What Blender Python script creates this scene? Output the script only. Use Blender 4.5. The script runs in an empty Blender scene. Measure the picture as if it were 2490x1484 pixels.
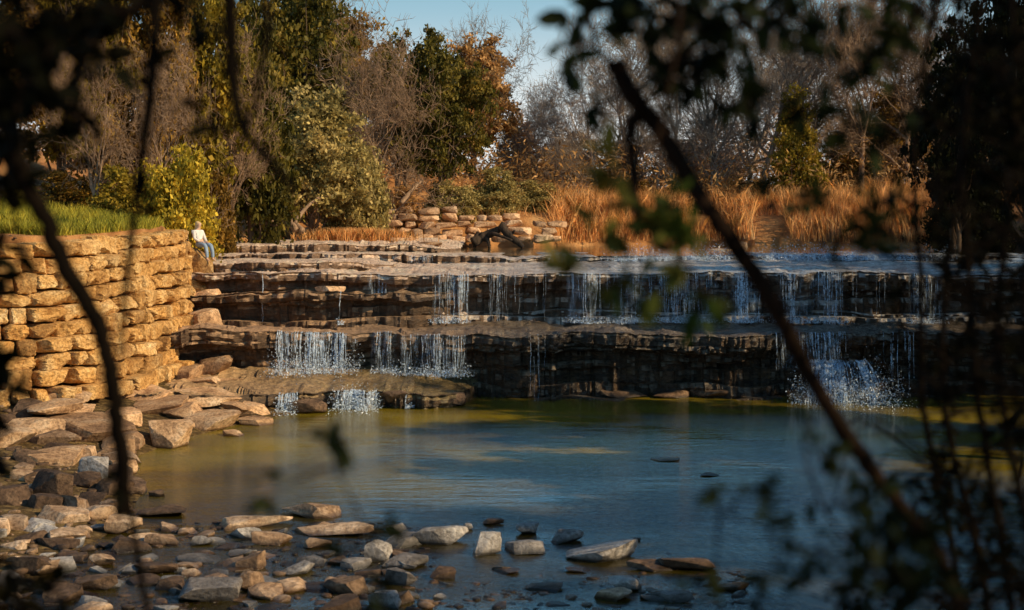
import bpy, bmesh, math, random
import numpy as np
from mathutils import Vector, Matrix, Euler
R=math.radians
sc=bpy.context.scene
col=sc.collection
F=3458.0; CX=1245.0; CY=742.0; H=5.16
PITCH=math.atan((742-540)/F); CP=math.cos(PITCH); SP=math.sin(PITCH)
rng=np.random.default_rng(7)
random.seed(7)
# ---------------------------------------------------------------- survey helpers
def ray(px,py):
    x=(px-CX)/F; v=(CY-py)/F
    return np.array([x,CP+v*SP,-SP+v*CP])
def at(px,py,D):
    r=ray(px,py); return np.array([0,0,H])+r*(D/r[1])
def on(px,py,z):
    r=ray(px,py); return np.array([0,0,H])+r*((z-H)/r[2])
def xat(px,D): return (px-CX)/F*D
# ---------------------------------------------------------------- noise
def _h(i,j,k):
    v=np.sin(i*127.1+j*311.7+k*74.7)*43758.5453
    return v-np.floor(v)
def n3(x,y,z):
    x=np.asarray(x,float); y=np.asarray(y,float)+0*x; z=np.asarray(z,float)+0*x
    xi=np.floor(x);yi=np.floor(y);zi=np.floor(z)
    f=x-xi;g=y-yi;h=z-zi
    f=f*f*(3-2*f);g=g*g*(3-2*g);h=h*h*(3-2*h)
    def L(a,b,t): return a+(b-a)*t
    return L(L(L(_h(xi,yi,zi),_h(xi+1,yi,zi),f),L(_h(xi,yi+1,zi),_h(xi+1,yi+1,zi),f),g),
             L(L(_h(xi,yi,zi+1),_h(xi+1,yi,zi+1),f),L(_h(xi,yi+1,zi+1),_h(xi+1,yi+1,zi+1),f),g),h)*2-1
def sm(t):
    t=np.clip(t,0,1); return t*t*(3-2*t)
# ---------------------------------------------------------------- mesh helpers
def build(name,verts,faces,sizes=None,smooth=False):
    verts=np.asarray(verts,dtype=np.float32).reshape(-1,3)
    if sizes is None:
        faces=np.asarray(faces); k=faces.shape[1]; sizes=np.full(len(faces),k); faces=faces.ravel()
    me=bpy.data.meshes.new(name)
    me.vertices.add(len(verts)); me.vertices.foreach_set('co',verts.ravel())
    faces=np.asarray(faces,dtype=np.int32); sizes=np.asarray(sizes,dtype=np.int32)
    me.loops.add(len(faces)); me.loops.foreach_set('vertex_index',faces)
    me.polygons.add(len(sizes))
    st=np.concatenate([[0],np.cumsum(sizes)[:-1]]).astype(np.int32)
    me.polygons.foreach_set('loop_start',st)
    if smooth: me.polygons.foreach_set('use_smooth',np.ones(len(sizes),dtype=bool))
    me.update(calc_edges=True); me.validate()
    return me
def grid_faces(nr,nc):
    a=np.arange(nr*nc).reshape(nr,nc)
    return np.stack([a[:-1,:-1],a[:-1,1:],a[1:,1:],a[1:,:-1]],-1).reshape(-1,4)
def tubes(P0,P1,r0,r1,sides=4):
    P0=np.asarray(P0,float);P1=np.asarray(P1,float);r0=np.asarray(r0,float);r1=np.asarray(r1,float)
    d=P1-P0; d/=np.linalg.norm(d,axis=1,keepdims=True)+1e-9
    ref=np.where(np.abs(d[:,2:3])<0.9,np.array([[0,0,1.]]),np.array([[1.,0,0]]))
    u=np.cross(d,ref); u/=np.linalg.norm(u,axis=1,keepdims=True)+1e-9
    v=np.cross(d,u)
    a=np.arange(sides)*2*np.pi/sides
    ring=np.cos(a)[None,:,None]*u[:,None,:]+np.sin(a)[None,:,None]*v[:,None,:]
    A=P0[:,None,:]+ring*r0[:,None,None]; B=P1[:,None,:]+ring*r1[:,None,None]
    V=np.concatenate([A,B],1)
    N=len(P0); base=(np.arange(N)*2*sides)[:,None]
    i=np.arange(sides); j=(i+1)%sides
    q=np.stack([i,j,j+sides,i+sides],-1)
    Fc=(base[:,:,None]+q[None]).reshape(-1,4)
    return V.reshape(-1,3),Fc
def diamonds(C,s,asp,r,updown=0.0):
    N=len(C)
    u=r.normal(size=(N,3)); u[:,2]-=updown; u/=np.linalg.norm(u,axis=1,keepdims=True)
    w=r.normal(size=(N,3)); v=np.cross(u,w); v/=np.linalg.norm(v,axis=1,keepdims=True)+1e-9
    s=np.asarray(s).reshape(-1,1)*np.ones((N,1))
    V=np.stack([C-u*s,C+v*s*asp,C+u*s,C-v*s*asp],1).reshape(-1,3)
    return V,np.arange(N*4).reshape(N,4)
LT=np.array([[0,0,0],[.33,0,-.03],[.66,0,-.05],[1,0,-.16],[.3,.24,.04],[.68,.2,.0],[.3,-.24,.04],[.68,-.2,.0]])
LFI=np.array([0,4,1, 1,4,5,2, 2,5,3, 0,1,6, 1,2,7,6, 2,3,7]); LFS=np.array([3,4,3,3,4,3])
def leafmesh(C,U,L,r):
    N=len(C)
    U=U/ (np.linalg.norm(U,axis=1,keepdims=True)+1e-9)
    W=r.normal(size=(N,3))+np.array([0,0,.0]); V=np.cross(U,W); V/=np.linalg.norm(V,axis=1,keepdims=True)+1e-9
    Z=np.cross(U,V)
    T=LT[None]*L[:,None,None]
    P=C[:,None,:]+T[:,:,0:1]*U[:,None]+T[:,:,1:2]*V[:,None]+T[:,:,2:3]*Z[:,None]
    f=(LFI[None]+(np.arange(N)*8)[:,None]).ravel()
    return P.reshape(-1,3),f,np.tile(LFS,N)
def spline(pts,n=8):
    pts=np.asarray(pts,float)
    P=np.vstack([2*pts[0]-pts[1],pts,2*pts[-1]-pts[-2]])
    out=[]
    for i in range(1,len(P)-2):
        for k in range(n):
            t=k/n
            out.append(.5*((2*P[i])+(-P[i-1]+P[i+1])*t+(2*P[i-1]-5*P[i]+4*P[i+1]-P[i+2])*t*t+(-P[i-1]+3*P[i]-3*P[i+1]+P[i+2])*t**3))
    out.append(pts[-1]); return np.array(out)
def polytube(P,rad,sides=8,knots=0.0):
    P=np.asarray(P,float); n=len(P)
    T=np.gradient(P,axis=0); T/=np.linalg.norm(T,axis=1,keepdims=True)
    u=np.cross(T[0],[0.3,1,.2]); u/=np.linalg.norm(u)
    V=[]
    a=np.arange(sides)*2*np.pi/sides
    for i in range(n):
        u=u-T[i]*np.dot(u,T[i]); u/=np.linalg.norm(u); v=np.cross(T[i],u)
        rr=rad[i]*(1+knots*rng.normal())
        V.append(P[i]+rr*(np.cos(a)[:,None]*u+np.sin(a)[:,None]*v))
    V=np.vstack(V)
    Fc=[]
    for i in range(n-1):
        for k in range(sides):
            Fc.append((i*sides+k,i*sides+(k+1)%sides,(i+1)*sides+(k+1)%sides,(i+1)*sides+k))
    sizes=[4]*len(Fc); fl=[x for f in Fc for x in f]
    fl+=list(range(sides))[::-1]; sizes.append(sides)
    fl+=[(n-1)*sides+k for k in range(sides)]; sizes.append(sides)
    return V,np.array(fl),np.array(sizes)
class Acc:
    def __init__(s): s.V=[];s.F=[];s.S=[];s.n=0
    def add(s,V,Fc,S=None):
        V=np.asarray(V,float).reshape(-1,3); Fc=np.asarray(Fc)
        if S is None: S=np.full(len(Fc),Fc.shape[1]); Fc=Fc.ravel()
        s.V.append(V);s.F.append(Fc+s.n);s.S.append(S);s.n+=len(V)
    def mesh(s,name,smooth=False): return build(name,np.vstack(s.V),np.concatenate(s.F),np.concatenate(s.S),smooth)
def obj(name,me,m,parent=None):
    o=bpy.data.objects.new(name,me); col.objects.link(o)
    if m is not None and len(me.materials)==0: me.materials.append(m)
    if parent is not None: o.parent=parent
    return o
def tag(o,label,cat,group=None,kind=None):
    o['label']=label
    if cat: o['category']=cat
    if group: o['group']=group
    if kind: o['kind']=kind
    return o
def thing(name,label,cat,loc=(0,0,0),group=None,rz=0,scale=(1,1,1)):
    o=bpy.data.objects.new(name,None); col.objects.link(o)
    o.location=loc; o.rotation_euler=(0,0,rz); o.scale=scale; o.empty_display_size=.2
    return tag(o,label,cat,group)
def struct(name,me,m,label=None,cat=None):
    o=obj(name,me,m); o['kind']='structure'
    if label: o['label']=label
    if cat: o['category']=cat
    return o
# ---------------------------------------------------------------- materials
class NT:
    def __init__(s,name):
        s.m=bpy.data.materials.new(name); s.m.use_nodes=True; s.t=s.m.node_tree; s.t.nodes.clear()
        s.out=s.n('ShaderNodeOutputMaterial')
    def n(s,ty,**k):
        nd=s.t.nodes.new(ty)
        for a,b in k.items(): setattr(nd,a,b)
        return nd
    def l(s,a,b): s.t.links.new(a,b)
    def noise(s,vec,scale,detail=5,rough=.6):
        nd=s.n('ShaderNodeTexNoise'); nd.inputs['Scale'].default_value=scale; nd.inputs['Detail'].default_value=detail
        nd.inputs['Roughness'].default_value=rough
        if vec is not None: s.l(vec,nd.inputs['Vector'])
        return nd.outputs['Fac']
    def ramp(s,fac,stops):
        nd=s.n('ShaderNodeValToRGB'); e=nd.color_ramp.elements
        e[0].position=stops[0][0]; e[0].color=(*stops[0][1],1); e[1].position=stops[-1][0]; e[1].color=(*stops[-1][1],1)
        for p,c in stops[1:-1]:
            q=e.new(p); q.color=(*c,1)
        s.l(fac,nd.inputs['Fac']); return nd.outputs['Color']
    def rng(s,v,a,b,c=0,d=1):
        nd=s.n('ShaderNodeMapRange'); nd.inputs[1].default_value=a; nd.inputs[2].default_value=b
        nd.inputs[3].default_value=c; nd.inputs[4].default_value=d; s.l(v,nd.inputs[0]); return nd.outputs[0]
    def mix(s,f,a,b,mode='MIX'):
        nd=s.n('ShaderNodeMix'); nd.data_type='RGBA'; nd.blend_type=mode
        for sock,val in ((nd.inputs[0],f),(nd.inputs[6],a),(nd.inputs[7],b)):
            if hasattr(val,'is_linked'): s.l(val,sock)
            elif isinstance(val,(int,float)): sock.default_value=val
            else: sock.default_value=(*val,1)
        return nd.outputs[2]
    def math(s,op,a,b=0.5):
        nd=s.n('ShaderNodeMath'); nd.operation=op
        for k,val in enumerate((a,b)):
            if hasattr(val,'is_linked'): s.l(val,nd.inputs[k])
            else: nd.inputs[k].default_value=val
        return nd.outputs[0]
    def bump(s,h,strength,dist):
        nd=s.n('ShaderNodeBump'); nd.inputs['Strength'].default_value=strength; nd.inputs['Distance'].default_value=dist
        s.l(h,nd.inputs['Height']); return nd.outputs[0]
    def pbr(s,colr,rough,normal=None,spec=.4):
        nd=s.n('ShaderNodeBsdfPrincipled')
        if hasattr(colr,'is_linked'): s.l(colr,nd.inputs['Base Color'])
        else: nd.inputs['Base Color'].default_value=(*colr,1)
        if hasattr(rough,'is_linked'): s.l(rough,nd.inputs['Roughness'])
        else: nd.inputs['Roughness'].default_value=rough
        nd.inputs['Specular IOR Level'].default_value=spec
        if normal is not None: s.l(normal,nd.inputs['Normal'])
        return nd.outputs[0]
    def done(s,sh): s.l(sh,s.out.inputs['Surface']); return s.m
def pos(t): return t.n('ShaderNodeNewGeometry').outputs['Position']
def sepxyz(t,v):
    nd=t.n('ShaderNodeSeparateXYZ'); t.l(v,nd.inputs[0]); return nd.outputs
def mapping(t,v,sc_):
    nd=t.n('ShaderNodeMapping'); nd.inputs['Scale'].default_value=sc_; t.l(v,nd.inputs['Vector']); return nd.outputs[0]

def stone_mat(name,dark,mid,light,wet=True,scale=1.4,bs=.6,vary=True):
    t=NT(name); P=pos(t)
    a=t.noise(P,scale,8,.65); b=t.noise(P,scale*9,6,.7)
    c=t.ramp(a,[(.3,dark),(.5,mid),(.68,light)])
    c=t.mix(t.rng(b,.38,.58,.7,0),c,(dark[0]*.5,dark[1]*.45,dark[2]*.4))
    if vary:
        oi=t.n('ShaderNodeObjectInfo')
        c=t.mix(1.0,c,t.ramp(oi.outputs['Random'],[(0,(.5,.46,.44)),(.5,(.9,.87,.85)),(1,(1.2,1.15,1.1))]),'MULTIPLY')
    else:
        ri=t.n('ShaderNodeNewGeometry').outputs['Random Per Island']
        c=t.mix(1.0,c,t.ramp(ri,[(0,(.6,.54,.5)),(.3,(.9,.8,.66)),(.6,(1.0,.98,.98)),(.8,(1.05,.92,.72)),(1,(1.12,1.14,1.22))]),'MULTIPLY')
    r=.85
    if wet:
        w=t.rng(t.math('ADD',sepxyz(t,P)[2],t.math('MULTIPLY',t.math('SUBTRACT',a,.5),.12)),.02,.10,1,0)
        c=t.mix(w,c,(dark[0]*.35,dark[1]*.33,dark[2]*.3)); r=t.rng(w,0,1,.85,.22)
    h=t.math('ADD',t.math('MULTIPLY',a,1.0),t.math('MULTIPLY',b,.4))
    return t.done(t.pbr(c,r,t.bump(h,bs,.14),.3))
M={}
M['stone']=stone_mat('weathered_limestone',(.23,.14,.08),(.58,.40,.25),(.80,.63,.46))
M['stone_grey']=stone_mat('grey_limestone',(.15,.145,.14),(.41,.39,.37),(.64,.62,.59))
M['stone_dark']=stone_mat('damp_brown_stone',(.05,.033,.02),(.16,.10,.062),(.31,.21,.13))
M['slab']=stone_mat('bank_slab_stone',(.28,.16,.085),(.72,.46,.25),(.86,.66,.44),wet=True)
M['wall']=stone_mat('golden_wall_stone',(.38,.19,.055),(.78,.48,.18),(.88,.66,.34),wet=False,scale=1.5,bs=1.0,vary=False)
M['far_stone']=stone_mat('far_limestone_block',(.38,.21,.11),(.74,.48,.28),(.84,.64,.43),wet=False,scale=.9)

def ledge_mat(name,dry0,dry1,topdry,topwet,facec,facedry,fs=6,rgh=.54):
    t=NT(name); P=pos(t); xyz=sepxyz(t,P)
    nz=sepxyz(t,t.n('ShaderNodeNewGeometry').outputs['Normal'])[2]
    a=t.noise(mapping(t,P,(1,1,3)),1.2,8,.65); b=t.noise(mapping(t,P,(1,1,2.5)),7,6,.7)
    wob=t.math('ADD',xyz[0],t.math('MULTIPLY',t.math('SUBTRACT',a,.5),9))
    wet=t.rng(wob,dry0,dry1,0,1)
    dryc=t.ramp(a,[(.3,tuple(x*.45 for x in topdry)),(.5,topdry),(.7,tuple(min(.85,x*1.3) for x in topdry))])
    wetc=t.ramp(a,[(.3,tuple(x*.35 for x in topwet)),(.5,topwet),(.7,tuple(x*1.5 for x in topwet))])
    top=t.mix(wet,dryc,wetc)
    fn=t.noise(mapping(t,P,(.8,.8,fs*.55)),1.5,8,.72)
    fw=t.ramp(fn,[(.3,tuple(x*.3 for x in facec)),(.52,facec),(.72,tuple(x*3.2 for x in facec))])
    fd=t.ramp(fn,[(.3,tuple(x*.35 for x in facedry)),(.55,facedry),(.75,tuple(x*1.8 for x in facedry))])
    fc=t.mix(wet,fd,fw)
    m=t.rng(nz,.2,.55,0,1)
    c=t.mix(m,fc,top)  # steep faces darker than tops: wet rock plus shade put into the colour
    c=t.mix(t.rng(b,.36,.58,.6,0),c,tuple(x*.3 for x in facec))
    rough=t.math('SUBTRACT',.8,t.math('MULTIPLY',wet,rgh))
    h=t.math('ADD',a,t.math('MULTIPLY',b,.5))
    return t.done(t.pbr(c,rough,t.bump(h,.9,.18),.6))
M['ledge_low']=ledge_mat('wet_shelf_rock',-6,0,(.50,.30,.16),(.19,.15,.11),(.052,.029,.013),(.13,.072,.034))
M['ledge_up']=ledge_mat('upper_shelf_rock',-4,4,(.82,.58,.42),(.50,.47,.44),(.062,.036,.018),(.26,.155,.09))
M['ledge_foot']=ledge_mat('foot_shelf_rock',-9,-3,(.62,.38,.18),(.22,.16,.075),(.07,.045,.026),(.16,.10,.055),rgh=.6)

def ground_mat():
    t=NT('river_bank_earth'); P=pos(t); xyz=sepxyz(t,P)
    a=t.noise(P,.5,8,.6); b=t.noise(P,5,6,.7)
    land=t.ramp(a,[(.3,(.14,.06,.02)),(.5,(.42,.19,.065)),(.7,(.60,.33,.13))])
    bed=t.ramp(b,[(.35,(.03,.019,.008)),(.5,(.12,.075,.028)),(.68,(.30,.20,.08))])
    c=t.mix(t.rng(xyz[2],1.2,3.4,0,1),bed,land)
    return t.done(t.pbr(c,.9,t.bump(t.math('ADD',a,b),.7,.2),.2))
M['ground']=ground_mat()
def water_mat(name,body,clear0,clear1,sx,sy,bstr,fine,ior):
    t=NT(name); P=pos(t)
    w1=t.noise(mapping(t,P,(sx,sy,1)),1.6,3,.55); w2=t.noise(mapping(t,P,(sx*1.0,sy*1.9,1)),6.5,4,.6)
    patch=t.rng(t.noise(mapping(t,P,(.5,.9,1)),.35,3,.5),.4,.6,.25,1)
    h=t.math('ADD',t.math('MULTIPLY',w1,1.0),t.math('MULTIPLY',t.math('MULTIPLY',w2,fine),patch))
    nb=t.bump(h,bstr,.08)
    v=t.noise(P,.25,4,.6)
    bc=t.ramp(v,[(.35,tuple(x*.5 for x in body)),(.65,tuple(x*1.7 for x in body))])
    d=t.n('ShaderNodeBsdfDiffuse'); t.l(bc,d.inputs['Color'])
    tr=t.n('ShaderNodeBsdfTransparent'); tr.inputs['Color'].default_value=(.72,.52,.16,1)
    deep=t.rng(sepxyz(t,P)[1],24.5,32,clear0,clear1)
    mx=t.n('ShaderNodeMixShader'); t.l(deep,mx.inputs[0]); t.l(d.outputs[0],mx.inputs[1]); t.l(tr.outputs[0],mx.inputs[2])
    g=t.n('ShaderNodeBsdfGlossy'); g.inputs['Roughness'].default_value=.04; g.inputs['Color'].default_value=(.95,.98,1,1); t.l(nb,g.inputs['Normal'])
    fr=t.n('ShaderNodeFresnel'); fr.inputs['IOR'].default_value=ior
    m2=t.n('ShaderNodeMixShader'); t.l(fr.outputs[0],m2.inputs[0]); t.l(mx.outputs[0],m2.inputs[1]); t.l(g.outputs[0],m2.inputs[2])
    return t.done(m2.outputs[0])
M['pool']=water_mat('pool_water',(.24,.175,.012),.88,.25,.6,2.0,.40,.8,1.5)
M['pond']=water_mat('pond_water',(.07,.06,.03),.2,.2,.8,1.2,.15,.3,1.4)
def foam_mat(name,sheet):
    t=NT(name); P=pos(t)
    s=t.pbr((.64,.77,.92),.3,None,.5)
    tr=t.n('ShaderNodeBsdfTransparent')
    if sheet:
        f=t.rng(t.noise(mapping(t,P,(19,3,.8)),1.3,5,.85),.48,.68,.0,.8)
        g=sepxyz(t,t.n('ShaderNodeTexCoord').outputs['Generated'])
        e=t.math('MULTIPLY',t.math('MINIMUM',g[0],t.math('SUBTRACT',1.0,g[0])),5.0)
        e=t.math('MINIMUM',e,1.0)
        p2=t.rng(t.noise(mapping(t,P,(2.6,1,1.4)),1.1,4,.7),.42,.6,.08,1)
        f=t.math('MULTIPLY',t.math('MULTIPLY',f,e),p2)
    else: f=t.rng(t.noise(mapping(t,P,(7,5,5)),2.4,4,.7),.40,.64,.04,.85)
    mx=t.n('ShaderNodeMixShader'); t.l(f,mx.inputs[0]); t.l(tr.outputs[0],mx.inputs[1]); t.l(s,mx.inputs[2])
    return t.done(mx.outputs[0])
M['sheet']=foam_mat('falling_water_sheet',True); M['foam']=foam_mat('white_water_strand',False)
def bark(name,c0,c1,sc_=6,spec=.2):
    t=NT(name); tc=t.n('ShaderNodeTexCoord').outputs['Object']
    a=t.noise(mapping(t,tc,(1,1,.3)),sc_,6,.7)
    return t.done(t.pbr(t.ramp(a,[(.35,c0),(.65,c1)]),.9,t.bump(a,.5,.05),spec))
M['bark']=bark('brown_bark',(.07,.045,.028),(.18,.115,.07))
M['bark_pale']=bark('pale_grey_bark',(.28,.21,.155),(.54,.43,.33))
M['bark_brown']=bark('brown_twigs',(.16,.10,.06),(.40,.26,.16))
M['bark_grey']=bark('grey_brown_twigs',(.15,.115,.085),(.38,.295,.22))
M['bark_black']=bark('dark_shaded_bark',(.003,.0025,.002),(.012,.008,.005),20,.03)  # near branches: shade put into the bark colour
M['bark_mid']=bark('near_shade_brown_bark',(.006,.004,.0025),(.028,.016,.010),14,.04)  # brown bark with the near shade put into its colour
M['driftwood']=bark('dark_driftwood',(.025,.018,.013),(.09,.06,.04))
def leafm(name,cols,transl=.35,scale=.5,lo=.45,hi=1.6,spec=.2):
    t=NT(name); tc=t.n('ShaderNodeTexCoord').outputs['Object']
    a=t.noise(tc,scale,4,.6)
    c=t.ramp(a,[(.33,cols[0]),(.5,cols[1]),(.67,cols[2])])
    ri=t.n('ShaderNodeNewGeometry').outputs['Random Per Island']
    c=t.mix(1.0,c,t.ramp(ri,[(0,(lo,lo,lo)),(1,(hi,hi*.95,hi*.9))]),'MULTIPLY')
    p=t.pbr(c,.6,None,spec); tl=t.n('ShaderNodeBsdfTranslucent'); t.l(c,tl.inputs['Color'])
    mx=t.n('ShaderNodeMixShader'); mx.inputs[0].default_value=transl; t.l(p,mx.inputs[1]); t.l(tl.outputs[0],mx.inputs[2])
    return t.done(mx.outputs[0])
M['l_dark']=leafm('dark_green_leaves',[(.045,.043,.006),(.12,.10,.015),(.27,.19,.03)])
M['l_olive']=leafm('olive_leaves',[(.16,.135,.045),(.40,.32,.11),(.58,.45,.18)])
M['l_brown']=leafm('brown_olive_leaves',[(.08,.045,.008),(.21,.12,.018),(.42,.24,.035)])
M['l_gold']=leafm('green_gold_leaves',[(.09,.07,.008),(.27,.20,.02),(.52,.35,.045)])
M['l_orange']=leafm('russet_leaves',[(.24,.12,.035),(.46,.26,.09),(.60,.38,.16)])
M['l_yellow']=leafm('yellow_green_leaves',[(.20,.16,.013),(.50,.37,.035),(.72,.52,.06)])
M['l_tan']=leafm('tan_dry_leaves',[(.24,.155,.095),(.46,.31,.20),(.62,.45,.31)])
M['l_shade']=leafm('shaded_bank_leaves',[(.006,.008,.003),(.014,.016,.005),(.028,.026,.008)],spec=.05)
M['l_near']=leafm('near_shade_dark_leaves',[(.004,.007,.003),(.010,.016,.005),(.022,.03,.008)],.3,4,spec=.05)  # near foliage, its shade put into the leaf colour
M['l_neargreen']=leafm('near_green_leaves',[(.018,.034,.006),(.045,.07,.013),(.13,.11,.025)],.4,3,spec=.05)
M['l_black']=leafm('near_shade_black_leaves',[(.0015,.002,.001),(.004,.0045,.002),(.010,.008,.003)],.2,4,spec=.02)  # darkest near leaves: shade and dark corners put into the colour
M['grass']=leafm('green_grass_blades',[(.14,.16,.02),(.34,.32,.035),(.55,.46,.06)],.35,1)
M['reed']=leafm('dry_orange_grass',[(.48,.23,.07),(.78,.42,.15),(.85,.55,.25)],.35,.8)
def plain(name,c,r=.8):
    t=NT(name); tc=t.n('ShaderNodeTexCoord').outputs['Object']
    a=t.noise(tc,9,4,.6)
    return t.done(t.pbr(t.ramp(a,[(.3,tuple(x*.8 for x in c)),(.7,tuple(min(1,x*1.1) for x in c))]),r,None,.3))
M['skin']=plain('skin',(.6,.38,.26),.6); M['shirt']=plain('white_shirt_cloth',(.72,.69,.64)); M['jeans']=plain('blue_denim',(.26,.35,.46))
M['hair']=plain('blond_hair',(.62,.42,.2),.6); M['house']=plain('white_house_paint',(.78,.78,.76)); M['roof']=plain('grey_roof',(.3,.29,.28)); M['glass']=plain('dark_window',(.03,.04,.05),.2)
# ---------------------------------------------------------------- plan of the river
wp=[(-500,33.0),(-150,33.5),(0,34.0),(120,34.7),(220,36.0),(320,38.2),(400,40.5),(455,43.0),(470,45.3)]
WALL=np.array([[xat(a,b),b] for a,b in wp])
WS=spline(np.c_[WALL,np.zeros(len(WALL))],10)[:,:2]
wt=np.gradient(WS,axis=0); wt/=np.linalg.norm(wt,axis=1,keepdims=True)
WN=np.c_[wt[:,1],-wt[:,0]]
back=WS-WN*.55
POLY=[(-10,11),(-11.5,18),(-14,26),(-22,31)]+[tuple(p) for p in back[::4]]+[(-10.9,46.2),(-14.6,52),(-15,60),(-14,66),(-11,75),(-5.7,80),(2.5,84),(11.6,88),(24,82),(25,60),(19,46),(15,32),(12,20),(11,11)]
POLY=np.array(POLY)
def pdist(X,Y):
    d=np.full(X.shape,1e9); ins=np.zeros(X.shape,bool)
    n=len(POLY)
    for i in range(n):
        a=POLY[i];b=POLY[(i+1)%n]; e=b-a
        t=np.clip(((X-a[0])*e[0]+(Y-a[1])*e[1])/(e@e),0,1)
        d=np.minimum(d,np.hypot(X-a[0]-t*e[0],Y-a[1]-t*e[1]))
        c=((a[1]>Y)!=(b[1]>Y))
        with np.errstate(divide='ignore',invalid='ignore'):
            xx=(b[0]-a[0])*(Y-a[1])/(b[1]-a[1]+1e-12)+a[0]
        ins^=(c&(X<xx))
    return d,ins
def ht(X,Y):
    X=np.atleast_1d(np.asarray(X,float));Y=np.atleast_1d(np.asarray(Y,float))
    d,ins=pdist(X,Y)
    nz=.5*n3(X*.3,Y*.3,3.1)+.25*n3(X*.9,Y*.9,1.7)+.12*n3(X*2.6,Y*2.6,7.)
    xe=np.interp(Y,[8,16,20,22,24.3,25.5,26.5,31,34,37.2,39,46],[-6.5,-6.5,-6.5,-6.8,-6.8,-6.8,-6.9,-8.3,-7.8,-6.5,-5.2,-5])
    sl=np.interp(Y,[20,25,29,33],[.07,.09,.12,.19])
    bed=np.where(X<xe,(xe-X)*sl,(xe-X)*.35); bed=np.clip(bed,-.6,1.05)
    bar=sm((25.3-Y)/1.2)*(1-sm((X-2.5)/3.5)); bed=np.maximum(bed,-.6+bar*.53)
    bed=bed+nz*.08
    low=bed; up=3.25+0*X
    s=sm((Y-45.6)/1.0); bedz=low*(1-s)+up*s
    wallr=(Y>31)&(Y<=47)&(X<0)
    zl_wall=1.0+3.8*sm(d/.3)+.03*(Y-36)+np.clip(d-.5,0,20)*.085+nz*.12
    hill=3.95+1.5*sm(d/2.6)+np.interp(X,[-40,-14,-4,3,10,30],[3.2,3.2,2.6,1.3,.6,.9])*sm((d-1.5)/14)+.02*d+nz*.35
    hill=np.where((Y>=47)&(Y<70)&(X<0),3.9+.9*sm(d/1.5)+2.6*sm((d-.5)/9)+nz*.35,hill)
    rb=0.0+3.6*sm(d/4)+.05*d+nz*.3
    nb_=0.0+2.2*sm(d/6)+1.3*sm((d-5)/6)+nz*.15
    rbw=sm((Y-44)/8)
    right=rb*(1-rbw)+hill*rbw
    land=np.where(X<0,np.where(wallr,zl_wall,hill),right)
    land=np.where((Y<=31),np.where(X>9,rb,nb_),land)
    w=sm((Y-44.5)/4); land=np.where((X<0)&(Y>44)&(Y<50),zl_wall*(1-w)+hill*w,land)
    return np.where(ins,bedz,land)
def h1(x,y): return float(ht(x,y)[0])
xs=np.r_[np.linspace(-420,-45,16)[:-1],np.linspace(-45,-17,30)[:-1],np.linspace(-17,20,150)[:-1],np.linspace(20,60,30)[:-1],np.linspace(60,420,16)]
ys=np.r_[np.linspace(-60,6,18)[:-1],np.linspace(6,50,177)[:-1],np.linspace(50,105,90)[:-1],np.linspace(105,900,40)]
XX,YY=np.meshgrid(xs,ys)
ZZ=ht(XX.ravel(),YY.ravel())
struct('ground',build('ground',np.c_[XX.ravel(),YY.ravel(),ZZ],grid_faces(len(ys),len(xs)),smooth=True),M['ground'],'brown earth banks and stony river bed','ground')
def sheet(name,x0,x1,y0,y1,z,m,lab):
    V=[(x0,y0,z),(x1,y0,z),(x1,y1,z),(x0,y1,z)]
    return struct(name,build(name,V,np.array([[0,1,2,3]])),m,lab,'water')
sheet('pool_water',-13,24,7,43.6,0,M['pool'],'dark green pool below the falls, blue where it mirrors the sky')
sheet('pond_water',-14,30,59.5,92,3.742,M['pond'],'still pond above the falls')
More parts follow.
